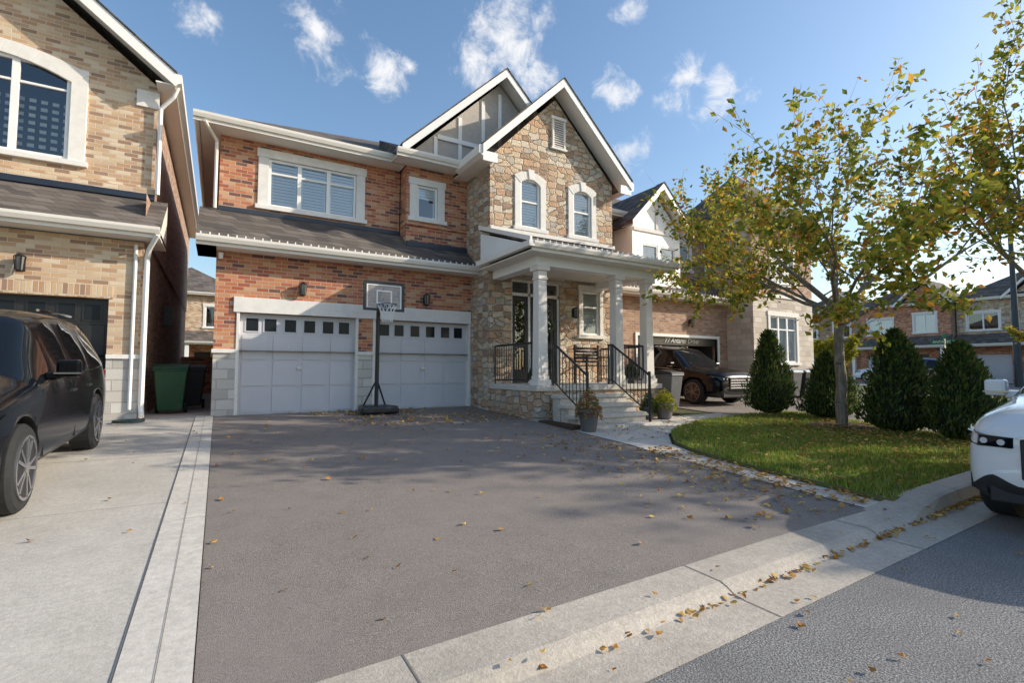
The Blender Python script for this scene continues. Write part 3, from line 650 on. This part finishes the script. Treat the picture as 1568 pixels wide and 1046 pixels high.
# ================================================================== TREES
def tree(name,loc,trunk_h,r0,L0,seed,limbs=6,depth=4,leaf=10,lsize=.11,mat=None,bias=(0,0),up=.16,spread=(32,62),keep=1.0):
    rg=random.Random(seed); P=empty(name,loc); w=MB(); sites=[]
    def grow(p,d,L,r,k):
        segs=3
        for s in range(segs):
            d=(d+Vector((rg.gauss(0,.13),rg.gauss(0,.13),rg.gauss(0,.08)+up*.5))).normalized()
            q=p+d*(L/segs); r2=r*.84; w.cyl(p,q,r,r2,7 if k<2 else 4,cap=False); 
            if k>=2: sites.append((p,q,k))
            p=q;r=r2
            if k<depth and (s<segs-1) and rg.random()<.75:
                ax=d.orthogonal().normalized(); ax=Matrix.Rotation(rg.random()*6.283,3,d)@ax
                nd=Matrix.Rotation(R(rg.uniform(30,60)),3,ax)@d
                grow(p,nd,L*rg.uniform(.5,.72),r*.55,k+1)
        if k<depth:
            for c in range(2):
                ax=d.orthogonal().normalized(); ax=Matrix.Rotation(rg.random()*6.283,3,d)@ax
                nd=Matrix.Rotation(R(rg.uniform(15,38)),3,ax)@d
                grow(p,nd,L*rg.uniform(.62,.85),r*.72,k+1)
    p=Vector((0,0,-.1)); w.cyl(p,(0,0,.15),r0*1.5,r0*1.05,10,False); p=Vector((0,0,.15)); r=r0*1.05
    for i in range(6):
        q=Vector((rg.gauss(0,.02),rg.gauss(0,.02),.15+(trunk_h-.15)*(i+1)/6)); w.cyl(p,q,r,r*.96,10,False); p=q; r*=.96
    for i in range(limbs):
        az=2*math.pi*i/limbs+rg.uniform(-.3,.3); inc=R(rg.uniform(*spread)) if i else R(8)
        d=Vector((math.sin(inc)*math.cos(az)+bias[0],math.sin(inc)*math.sin(az)+bias[1],math.cos(inc))).normalized()
        grow(p-Vector((0,0,rg.uniform(0,.5))),d,L0*rg.uniform(.85,1.15),r*.5,1)
    w.obj('trunk_and_branches',M['bark'],P,smooth=True)
    lf=MB()
    for a,b,k in sites:
        if rg.random()>keep: continue
        n=leaf if k>=depth-1 else leaf//2
        nn=max(1,int(rg.gauss(n,n*.5)))
        for _ in range(nn):
            c=a.lerp(b,rg.random())+Vector((rg.gauss(0,.085),rg.gauss(0,.085),rg.gauss(-.04,.08)))
            l=lsize*rg.uniform(.6,1.25); wd=l*.30
            d=Vector((rg.gauss(0,1),rg.gauss(0,1),rg.gauss(-.5,.6))).normalized(); s=d.orthogonal().normalized(); s=Matrix.Rotation(rg.random()*6.283,3,d)@s; nrm=d.cross(s)*l*.12
            lf.face([c-d*l*.5,c+s*wd+nrm,c+d*l*.55,c-s*wd+nrm])
    lf.obj('leaves',mat or M['leaf'],P); return P
tree('autumn_tree',(11.3,5.5,gz(5.5)),2.6,.105,2.05,11,limbs=9,depth=4,leaf=8,lsize=.14,bias=(-.18,.10),up=.13,spread=(38,70),keep=.85)
tree('autumn_tree',(14.6,2.9,.1),3.0,.12,2.1,23,limbs=8,depth=4,leaf=7,lsize=.14,bias=(-.16,.05),keep=.85)
tree('autumn_tree',(21.5,-1.9,.0),4.2,.16,2.3,31,limbs=8,depth=4,leaf=9,lsize=.17,keep=.85)
tree('autumn_tree',(33,16.5,.5),1.2,.08,1.0,5,limbs=6,depth=3,leaf=22,lsize=.2,mat=M['yleaf'])
tree('autumn_tree',(36,7,.3),2.2,.1,1.3,6,limbs=6,depth=3,leaf=22,lsize=.2,mat=M['leaf'])
def cedar(x,y,h,rw,seed):
    rg=random.Random(seed); P=empty('cedar_shrub',(x,y,gz(y)+.05)); P.scale=(rw,rw,h)
    def rad(t,a): 
        base=.50*min(1,(t/.13)**.6 if t>0 else 0)*(1-t)**.62*1.18
        return base*(1+.14*math.sin(3*a+seed+t*5)+.09*math.sin(7*a+t*17+seed)+.06*math.sin(t*31+a*2))
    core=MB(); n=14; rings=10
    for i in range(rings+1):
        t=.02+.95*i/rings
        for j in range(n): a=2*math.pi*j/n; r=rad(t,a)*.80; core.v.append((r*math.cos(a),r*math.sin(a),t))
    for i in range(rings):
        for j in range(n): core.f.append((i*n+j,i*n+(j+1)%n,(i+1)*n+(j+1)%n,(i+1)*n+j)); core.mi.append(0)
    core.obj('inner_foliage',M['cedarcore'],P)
    m=MB(); N=5600
    for _ in range(N):
        t=rg.random()**1.15; a=rg.random()*6.283; r=rad(t,a)*rg.uniform(.76,1.18)
        c=Vector((r*math.cos(a),r*math.sin(a),t)); o=Vector((math.cos(a),math.sin(a),0))
        d=(o*rg.uniform(.1,.8)+Vector((rg.gauss(0,.3),rg.gauss(0,.3),1))); d.normalize(); l=rg.uniform(.035,.085)
        s=Vector((-math.sin(a),math.cos(a),0)); s=(Matrix.Rotation(rg.uniform(-1.2,1.2),3,d)@s)*l*.20
        dd=Vector((d.x*l*2/rw,d.y*l*2/rw,d.z*l*2/h*1.0))*.8
        m.face([c-s,c+dd*.5+s*1.2,c+dd,c+dd*.4-s*1.3])
    m.obj('foliage_sprays',M['cedar'],P)
    t=MB(); t.cyl((0,0,-.05),(0,0,.2),.04,.03); t.obj('stem',M['bark'],P)
cedar(11.9,7.45,2.05,.95,1); cedar(12.5,6.35,1.55,1.05,2); cedar(11.6,4.62,2.0,1.12,3); cedar(11.6,3.62,1.75,1.02,4)

# ================================================================== VEHICLES
M['tyre']=plain('tyre_rubber',(.02,.02,.021),.85,.2,20)
M['rim']=plain('alloy_rim',(.45,.45,.47),.25,.05,3,metal=.9)
M['rimdark']=plain('dark_rim',(.16,.16,.165),.3,.05,3,metal=.8)
M['trim']=plain('black_plastic_trim',(.02,.02,.022),.55,.2,8)
M['carglass']=plain('car_glass',(.006,.008,.010),.02,.1,1,spec=.45)
M['chrome']=plain('chrome_trim',(.65,.65,.67),.12,.03,2,metal=1)
M['headl']=plain('headlight_lens',(.50,.53,.57),.08,.1,8,coat=1)
M['taill']=plain('tail_light',(.25,.01,.01),.1,.1,8,coat=1)
def suv(loc,rotz,rotx,paint,Ln=4.85,hw=.96,H=1.76,rim=None,name='parked_car'):
    P=empty(name,loc,(rotx,0,rotz)); k=Ln/4.85; q=H/1.76
    S=[(0.0,.42,.62,.80,.70,.70,.58),(.05,.28,.76,.93,.84,.83,.70),(.20,.22,.90,1.02,.93,.92,.78),(.7,.22,.97,1.08,.96,.95,.80),(1.1,.22,1.0,1.12,.96,.96,.82),(1.24,.22,1.01,1.16,.96,.96,.82),
       (1.62,.22,1.03,1.44,.96,.96,.74),(1.98,.22,1.04,1.67,.96,.96,.69),(2.06,.22,1.04,1.69,.96,.96,.685),(2.66,.22,1.04,1.75,.96,.96,.68),(2.74,.22,1.04,1.755,.96,.96,.68),
       (3.55,.22,1.06,1.75,.96,.96,.675),(3.64,.22,1.06,1.745,.96,.96,.675),(4.30,.24,1.08,1.70,.96,.95,.66),(4.48,.26,1.08,1.67,.95,.94,.65),(4.54,.27,1.08,1.60,.94,.93,.65),(4.72,.30,1.05,1.24,.92,.91,.70),(4.80,.34,.95,1.02,.90,.90,.74),(4.85,.42,.75,.88,.84,.84,.72)]
    mb=MB(); mats=[paint,M['carglass'],M['trim']]
    for (y,zl,zb,zt,a,b,c) in S:
        y*=k; zb*=q; zt*=q; a=a/.96*hw; b=b/.96*hw; c=c/.96*hw
        half=[(a*.88,zl),(a*.985,zl+.14),(a*1.0,(zl+zb)/2+.08),(b*.975,zb),(c,zt-.07),(c-.12,zt-.005)]
        ring=[(0,zl)]+half+[(0,zt+.02)]+[(-x,z) for x,z in reversed(half)]
        for x,z in ring: mb.v.append((x,y,z))
    n=14
    for i in range(len(S)-1):
        ya=S[i][0]; yb=S[i+1][0]; ym=(ya+yb)/2
        for j in range(n):
            jj=j if j<7 else 13-j
            mi=0
            if jj in(0,1): mi=2
            if jj==4 and 1.26<ym<4.48 and not(1.98<ym<2.06 or 2.66<ym<2.74 or 3.55<ym<3.64): mi=1
            if jj in(5,6) and 1.24<ym<1.98: mi=1
            if jj in(5,6) and 4.54<ym<4.72: mi=1
            mb.f.append((i*n+j,(i+1)*n+j,(i+1)*n+(j+1)%n,i*n+(j+1)%n)); mb.mi.append(mi)
    mb.f.append(tuple(range(n))); mb.mi.append(0); mb.f.append(tuple(reversed(range((len(S)-1)*n,len(S)*n)))); mb.mi.append(0)
    body=mb.obj('body',mats,None,smooth=True)
    b=bmesh.new(); b.from_mesh(body.data); bmesh.ops.recalc_face_normals(b,faces=b.faces)
    cl=b.edges.layers.float.get('crease_edge') or b.edges.layers.float.new('crease_edge')
    for e in b.edges:
        if len(e.link_faces)==2 and e.link_faces[0].material_index!=e.link_faces[1].material_index: e[cl]=.55
    b.to_mesh(body.data); b.free()
    ss=body.modifiers.new('s','SUBSURF'); ss.levels=2; ss.render_levels=2
    wr=.375; ax=(.92*k,3.87*k); cutters=[]
    for i,y in enumerate(ax):
        c=MB(); c.cur=2; c.cyl((-hw-.3,y,wr+.01),(-hw+.34,y,wr+.01),wr+.055,n=36); c.cyl((hw+.3,y,wr+.01),(hw-.34,y,wr+.01),wr+.055,n=36)
        co=c.obj('cut',mats); b=bmesh.new(); b.from_mesh(co.data); bmesh.ops.recalc_face_normals(b,faces=b.faces); b.to_mesh(co.data); b.free()
        md=body.modifiers.new('c%d'%i,'BOOLEAN'); md.object=co; md.operation='DIFFERENCE'; md.solver='EXACT'; cutters.append(co)
    dg=bpy.context.evaluated_depsgraph_get(); nm=bpy.data.meshes.new_from_object(body.evaluated_get(dg))
    body.modifiers.clear(); body.data=nm; body.parent=P
    for c in cutters: bpy.data.objects.remove(c)
    t=MB(); r=MB()
    for y in ax:
        for s in(-1,1):
            xo=s*(hw+.005); xi=s*(hw-.23)
            t.cyl((xi,y,wr),(xo-.03*s,y,wr),wr,wr,32); t.cyl((xo-.03*s,y,wr),(xo,y,wr),wr,wr-.03,32)
            r.cyl((xo-.01*s,y,wr),(xo+.006*s,y,wr),.275,.268,28)
    t.obj('tyres',M['tyre'],P,smooth=False); r.obj('rim_wells',M['trim'],P)
    r=MB()
    for y in ax:
        for s in(-1,1):
            xo=s*(hw+.012)
            for a in range(28):
                t0=2*math.pi*a/28; t1=2*math.pi*(a+1)/28
                r.prism([(xo-.012,y+math.cos(t0)*.275,wr+math.sin(t0)*.275),(xo-.012,y+math.cos(t1)*.275,wr+math.sin(t1)*.275),(xo-.012,y+math.cos(t1)*.25,wr+math.sin(t1)*.25),(xo-.012,y+math.cos(t0)*.25,wr+math.sin(t0)*.25)],
                        [(xo+.008,y+math.cos(t0)*.275,wr+math.sin(t0)*.275),(xo+.008,y+math.cos(t1)*.275,wr+math.sin(t1)*.275),(xo+.008,y+math.cos(t1)*.25,wr+math.sin(t1)*.25),(xo+.008,y+math.cos(t0)*.25,wr+math.sin(t0)*.25)])
            for a in range(10):
                an=2*math.pi*a/10+(.10 if a%2 else -.10); m3=Matrix.Rotation(an,3,'X')
                p=m3@Vector((0,0,.145)); r.obox((xo,y+p.y,wr+p.z),(.016,.028,.23),m3)
            r.cyl((xo-.01,y,wr),(xo+.012*s+.0,y,wr),.055,n=12)
    r.obj('alloy_wheels',rim or M['rim'],P)
    d=MB(); d.box(-.50,.50,-.015,.12,.50,.84); d.box(-.72,.72,.03,.15,.28,.44)
    for s in(-1,1):
        d.prism([(s*.74,.03,.34),(s*.88,.13,.36),(s*.88,.13,.50),(s*.76,.03,.48)],[(s*.70,.14,.34),(s*.80,.24,.36),(s*.80,.24,.50),(s*.70,.14,.48)])
    d.obj('grille',M['trim'],P,bevel=.012)
    d=MB()
    for i in range(4): d.box(-.47,.47,-.022,-.012,.54+i*.075,.550+i*.075)
    d.box(-.52,.52,-.03,.0,.845,.860); d.obj('grille_bars',M['chrome'],P,bevel=.004)
    d=MB(); e=MB()
    for s in(-1,1):
        out=[(s*.56,-.008,.76),(s*.79,.035,.76),(s*.925,.18,.79),(s*.958,.46,.885),(s*.945,.43,.915),(s*.885,.14,.885),(s*.77,.025,.86),(s*.56,-.003,.85)]
        inn=[(x*.86,y+.12,z) for x,y,z in out]; d.prism(out,inn)
        for c0,c1 in (((s*.62,-.012,.805),(s*.62,.05,.805)),((s*.74,.012,.81),(s*.74,.06,.81))): e.cyl(c0,c1,.026,n=14)
    d.obj('headlight_housings',M['carglass'],P); e.obj('headlight_lenses',M['headl'],P)
    d=MB()
    for s in(-1,1):
        x0,x1=sorted((s*hw*.70,s*hw*.93)); d.box(x0,x1,(4.64)*k,(4.79)*k,.88*q,1.02*q)
    d.obj('tail_lights',M['taill'],P,bevel=.01)
    d=MB()
    for s in(-1,1):
        x0,x1=sorted((s*(hw+.03),s*(hw+.22))); d.box(x0,x1,1.60*k,1.72*k,1.08*q,1.25*q); x0,x1=sorted((s*(hw-.07),s*(hw+.06))); d.box(x0,x1,1.63*k,1.69*k,1.05*q,1.13*q)
    d.obj('side_mirrors',paint,P,bevel=.04)
    d=MB()
    for s in(-1,1):
        x0,x1=sorted((s*(hw+.02),s*(hw+.225))); d.box(x0,x1,1.59*k,1.73*k,1.115*q,1.13*q)
    d.obj('mirror_trim',M['chrome'],P)
    d=MB()
    for s in(-1,1):
        xx=s*(hw-.006)
        for y in (1.48,2.70,3.42): d.cyl((xx*.995,y*k,.36),(xx*.985,y*k,.98*q),.005,n=4)
        for y in (2.42,3.2): x0,x1=sorted((xx*.985,xx+s*.02)); d.box(x0,x1,y*k,(y+.2)*k,.88*q,.905*q)
    d.obj('door_seams_handles',M['trim'],P)
    d=MB()
    for s in(-1,1):
        d.cyl((s*(hw*.66),2.5*k,1.745*q+.01),(s*(hw*.66),3.9*k,1.745*q+.0),.016,n=6)
        pts=[(1.40,1.025),(2.2,1.05),(3.6,1.07),(4.3,1.085)]
        for a,b2 in zip(pts,pts[1:]): d.cyl((s*(hw*.965),a[0]*k,a[1]*q),(s*(hw*.965),b2[0]*k,b2[1]*q),.010,n=4)
    d.obj('roof_rails_chrome',M['chrome'],P)
    return P
M['pblack']=plain('car_paint_black',(.0035,.004,.006),.22,.15,2,coat=.25,spec=.15)
M['pwhite']=plain('car_paint_white',(.74,.74,.75),.25,.02,2,coat=1)
M['pblue']=plain('car_paint_navy',(.02,.03,.06),.25,.1,2,coat=1)
suv((-2.36,4.92,gz(4.92)),0,.049,M['pblack'],Ln=4.85,H=1.80)
suv((13.15,9.15,gz(9.15)),0,.049,M['pblack'],Ln=4.8,H=1.74,rim=M['rimdark'])
suv((5.92,.98,.0),R(-90),0,M['pwhite'],Ln=4.9,H=1.88)
suv((40.5,11.5,.5),R(5),0,M['pblue']); suv((44.0,20,.53),R(180),0,M['pwhite']); suv((48.9,16.4,.53),R(90),0,M['pblack'])
suv((33.0,17.5,.5),R(-20),0,M['pwhite'],H=1.5)

# ================================================================== STREET AND YARD FURNITURE
B=empty('basketball_hoop',(3.08,11.15,gz(11.15)))
m=MB(); m.pz([(-.42,-.35),(.42,-.35),(.34,.3),(-.34,.3)],.0,.17); m.obj('base',M['black'],B,bevel=.05)
m=MB(); m.cyl((0,.05,.1),(0,-.02,2.75),.045,n=10); m.cyl((0,0,2.2),(0,-.42,2.55),.02,n=6); m.cyl((0,0,2.6),(0,-.42,2.75),.02,n=6); m.cyl((-.25,.2,.15),(0,.03,.75),.02); m.cyl((.25,.2,.15),(0,.03,.75),.02); m.obj('pole',M['black'],B)
k=NT('backboard_acrylic'); k.p.inputs['Roughness'].default_value=.1
nz=k.noise(k.obj(),3,3); k.l(k.ramp(nz,[(.3,.42),(.7,.55)]),k.p.inputs['Base Color']); k.p.inputs['Alpha'].default_value=.4
m=MB(); m.box(-.42,.42,-.455,-.445,2.28,2.86); m.obj('backboard',k.m,B)
m=MB()
for a in ((-.45,-.40,2.25,2.89),(.40,.45,2.25,2.89)): m.box(a[0],a[1],-.475,-.43,a[2],a[3])
m.box(-.40,.40,-.474,-.431,2.25,2.30); m.box(-.40,.40,-.474,-.431,2.84,2.89); m.obj('backboard_frame',M['black'],B)
m=MB(); 
m.box(-.38,-.355,-.462,-.457,2.32,2.82); m.box(.355,.38,-.462,-.457,2.32,2.82); m.box(-.355,.355,-.462,-.457,2.80,2.82)
for a in ((-.17,-.14,2.40,2.70),(.14,.17,2.40,2.70)): m.box(a[0],a[1],-.462,-.457,a[2],a[3])
m.box(-.14,.14,-.462,-.457,2.40,2.43); m.box(-.14,.14,-.462,-.457,2.67,2.70); m.obj('target_square',M['white'],B)
m=MB(); mn=MB(); prev=None
for i in range(25):
    a=2*math.pi*i/24; p=(.2*math.cos(a),-.70+.2*math.sin(a),2.36)
    if prev: m.cyl(prev,p,.011,n=6,cap=False)
    prev=p
for i in range(12):
    a=2*math.pi*i/12; b=2*math.pi*(i+1)/12; c=2*math.pi*(i-1)/12
    for bb in (b,c): mn.cyl((.2*math.cos(a),-.70+.2*math.sin(a),2.36),(.14*math.cos(bb),-.70+.14*math.sin(bb),2.16),.005,n=4,cap=False); mn.cyl((.14*math.cos(a),-.70+.14*math.sin(a),2.16),(.11*math.cos(bb),-.70+.11*math.sin(bb),1.98),.005,n=4,cap=False)
m.box(-.08,.08,-.52,-.45,2.31,2.38); m.obj('rim',plain('rim_dark_blue',(.03,.05,.12),.4),B); mn.obj('net',M['white'],B)
def bin_(x,y,z,bodym,lidm,rot=0,s=1.0,name='wheeled_bin'):
    P=empty(name,(x,y,z),(0,0,rot)); P.scale=(s,s,s)
    m=MB(); m.prism([(-.22,-.24,.08),(.22,-.24,.08),(.22,.24,.08),(-.22,.24,.08)],[(-.29,-.34,.92),(.29,-.34,.92),(.29,.32,.92),(-.29,.32,.92)]); m.box(-.31,.31,-.36,.34,.90,.945); m.obj('body',bodym,P,bevel=.02)
    m=MB(); m.px([(-.37,.95),(.36,.95),(.34,1.03),(0,1.06),(-.33,1.0)],-.31,.31); m.cyl((-.24,.42,.98),(.24,.42,.98),.018); m.cyl((-.24,.34,.95),(-.24,.42,.98),.016); m.cyl((.24,.34,.95),(.24,.42,.98),.016); m.obj('lid',lidm,P,bevel=.015)
    m=MB(); m.cyl((-.29,.25,.11),(-.23,.25,.11),.11,n=16); m.cyl((.23,.25,.11),(.29,.25,.11),.11,n=16); m.obj('wheels',M['tyre'],P)
green=plain('bin_green',(.012,.07,.03),.5); grey=plain('bin_grey',(.10,.10,.105),.5); blue=plain('bin_lid_pale',(.35,.38,.42),.5)
bin_(-.85,12.9,gz(13),green,green); bin_(-.55,14.2,gz(14),M['trim'],M['trim'])
bin_(17.7,10.35,gz(10.3),grey,blue); bin_(18.5,10.4,gz(10.3),M['trim'],blue,.1); bin_(19.3,10.5,gz(10.3),grey,M['trim'])
bin_(10.25,9.3,gz(9.3),grey,M['trim'],.2)
Hs=empty('garden_hose',(-1.35,11.2,gz(11.2))); m=MB()
pts=[(.22*math.cos(i*.5)*(1+.1*math.sin(i)),.18*math.sin(i*.5),.03+.012*(i//13)) for i in range(40)]
for a,b in zip(pts,pts[1:]): m.cyl(a,b,.014,n=6)
m.obj('hose_coil',plain('hose_rubber',(.03,.05,.05),.5),Hs)
def pot(x,y,z,r,h,ph,seed,mat):
    rg=random.Random(seed); P=empty('flower_planter',(x,y,z))
    m=MB(); m.cyl((0,0,0),(0,0,h*.85),r*.68,r*.95,18); m.cyl((0,0,h*.85),(0,0,h),r*1.05,r*1.05,18); m.obj('pot',plain('pot_glaze',(.13,.12,.12),.5),P,smooth=False)
    m=MB()
    for _ in range(1100):
        a=rg.random()*6.283; rr=r*1.25*rg.random()**.5; zz=h+ph*rg.random()*(1-.5*rr/(r*1.3)); zz-=.12*(rr/r)**2
        c=Vector((rr*math.cos(a),rr*math.sin(a),zz)); d=Vector((rg.gauss(0,1),rg.gauss(0,1),rg.gauss(.6,.6))).normalized(); s=d.orthogonal().normalized()*.018; l=rg.uniform(.03,.07)
        m.face([c-d*l*.5,c+s,c+d*l*.5,c-s])
    m.obj('plants',mat,P)
pot(5.98,7.3,gz(7.3),.20,.42,.42,1,M['flower']); pot(8.75,8.0,gz(8.0)+.02,.22,.36,.34,2,M['yleaf']); pot(8.35,8.1,gz(8.1)+.02,.15,.26,.4,3,M['cedar'])
pot(9.0,9.3,DK,.14,.28,.3,5,M['cedar']); pot(6.3,9.6,DK,.15,.25,.3,6,M['cedar'])
W=empty('porch_bench',(8.15,9.5,DK)); wd=plain('bench_wood',(.05,.03,.022),.5,.3,8)
m=MB()
for i in range(5): m.box(-.38,.38,.02+i*.09,.09+i*.09,.43,.455)
for i in range(5): m.box(-.38,.38,.48+.02*i,.50+.02*i,.52+i*.085,.58+i*.085)
for x in (-.40,.36):
    m.box(x,x+.04,.02,.06,0,.66); m.box(x,x+.04,.50,.54,0,.98); m.box(x,x+.04,.0,.5,.64,.67)
m.obj('bench_slats',wd,W,bevel=.004)
S=empty('street_lamp',(41.3,10.2,.4)); pm=plain('lamp_pole_paint',(.03,.045,.06),.5)
m=MB(); m.cyl((0,0,0),(0,0,11.2),.19,.10,12); m.cyl((0,0,10.9),(-1.6,0,11.5),.05,.04); m.box(-2.3,-1.5,-.14,.14,11.42,11.58); m.obj('pole_and_arm',pm,S)
S=empty('street_name_sign',(31.5,10.4,.3)); m=MB(); m.cyl((0,0,0),(0,0,2.75),.035); m.obj('post',M['chrome'],S)
sg=plain('sign_green',(.01,.16,.07),.5); Ms=Matrix.Rotation(R(-60),3,'Z')
m=MB(); m.obox((0,0,2.6),(1.1,.03,.24),Ms); m.obj('name_blade',sg,S)
m=MB(); m.obox((0,0,2.9),(.9,.03,.2),Matrix.Rotation(R(30),3,'Z')); m.obj('cross_blade',sg,S)
cu=bpy.data.curves.new('sign_text','FONT'); cu.body='ANTARES DR'; cu.size=.17; cu.align_x='CENTER'; cu.materials.append(M['white'])
to=bpy.data.objects.new('sign_text',cu); col.objects.link(to); to.parent=S; to.rotation_euler=(R(90),0,R(-60)); to.location=(-.02,-.03,2.54)

# ================================================================== LIGHT, SKY, CAMERA
EL=25; az=(.900,-.436)
sd=Vector((az[0]*math.cos(R(EL)),az[1]*math.cos(R(EL)),math.sin(R(EL)))).normalized()
sl=bpy.data.lights.new('sun','SUN'); sl.energy=5.0; sl.angle=R(.5); sl.color=(1,.91,.76)
so=bpy.data.objects.new('sun',sl); col.objects.link(so); so.rotation_euler=(-sd).to_track_quat('-Z','Y').to_euler(); so.location=(20,-10,20)
wld=bpy.data.worlds.new('World'); scene.world=wld; wld.use_nodes=True; t=wld.node_tree; bg=t.nodes['Background']; bg.inputs[1].default_value=.15
sky=t.nodes.new('ShaderNodeTexSky'); sky.sky_type='NISHITA'; sky.sun_disc=False; sky.sun_elevation=R(EL); sky.sun_rotation=math.atan2(az[0],az[1]); sky.air_density=1.2; sky.dust_density=1.3; sky.ozone_density=2.2
hs=t.nodes.new('ShaderNodeHueSaturation'); hs.inputs['Saturation'].default_value=1.08; hs.inputs['Value'].default_value=1.38; t.links.new(sky.outputs[0],hs.inputs['Color'])
tc=t.nodes.new('ShaderNodeTexCoord'); nv=t.nodes.new('ShaderNodeVectorMath'); nv.operation='NORMALIZE'; t.links.new(tc.outputs['Generated'],nv.inputs[0])
def wm(op,a,b=None,c=None):
    nd=t.nodes.new('ShaderNodeMath'); nd.operation=op
    for i,x in enumerate((a,b,c)):
        if x is None: continue
        if isinstance(x,(int,float)): nd.inputs[i].default_value=x
        else: t.links.new(x,nd.inputs[i])
    return nd.outputs[0]
blobs=[((.156,1.025,.674),.06),((.272,.9615,.601),.045),((.31,.93,.61),.02),((.474,.8375,.667),.075),((.49,.83,.74),.07),((.43,.87,.62),.05),((.52,.81,.60),.045),((-.0486,1.144,.70),.03),((.793,.654,.588),.05),((.85,.62,.56),.05),((.673,.7257,.56),.04),((.6946,.723,.4376),.045),((.686,.708,.73),.03),((-.6,1,.9),.2),((-1,-.4,.6),.3)]
acc=None
for c,r in blobs:
    cv=Vector(c).normalized(); dn=t.nodes.new('ShaderNodeVectorMath'); dn.operation='DISTANCE'; t.links.new(nv.outputs[0],dn.inputs[0]); dn.inputs[1].default_value=cv
    v=wm('SUBTRACT',1.0,wm('DIVIDE',dn.outputs['Value'],r)); acc=v if acc is None else wm('MAXIMUM',acc,v)
acc=wm('MAXIMUM',acc,-.9)
nz=t.nodes.new('ShaderNodeTexNoise'); nz.inputs['Scale'].default_value=19; nz.inputs['Detail'].default_value=9; nz.inputs['Roughness'].default_value=.66; nz.inputs['Distortion'].default_value=.35; t.links.new(nv.outputs[0],nz.inputs['Vector'])
s=wm('ADD',acc,wm('MULTIPLY',wm('SUBTRACT',nz.outputs['Fac'],.5),3.8))
mr=t.nodes.new('ShaderNodeMapRange'); mr.interpolation_type='SMOOTHSTEP'; mr.inputs['From Min'].default_value=.05; mr.inputs['From Max'].default_value=1.4; mr.inputs['To Max'].default_value=.95; t.links.new(s,mr.inputs['Value'])
mx=t.nodes.new('ShaderNodeMix'); mx.data_type='RGBA'; t.links.new(mr.outputs[0],mx.inputs[0]); t.links.new(hs.outputs[0],mx.inputs[6]); mx.inputs[7].default_value=(6.7,6.7,6.8,1)
t.links.new(mx.outputs[2],bg.inputs[0])
cam=bpy.data.cameras.new('camera'); cam.lens=17.45; cam.sensor_width=36; cam.clip_end=2000; cam.clip_start=.05
co=bpy.data.objects.new('camera',cam); col.objects.link(co); co.location=(0,0,1.43); co.rotation_euler=(R(93.4),0,R(-30.6)); scene.camera=co
scene.view_settings.view_transform='Standard'; scene.view_settings.look='None'; scene.view_settings.exposure=0
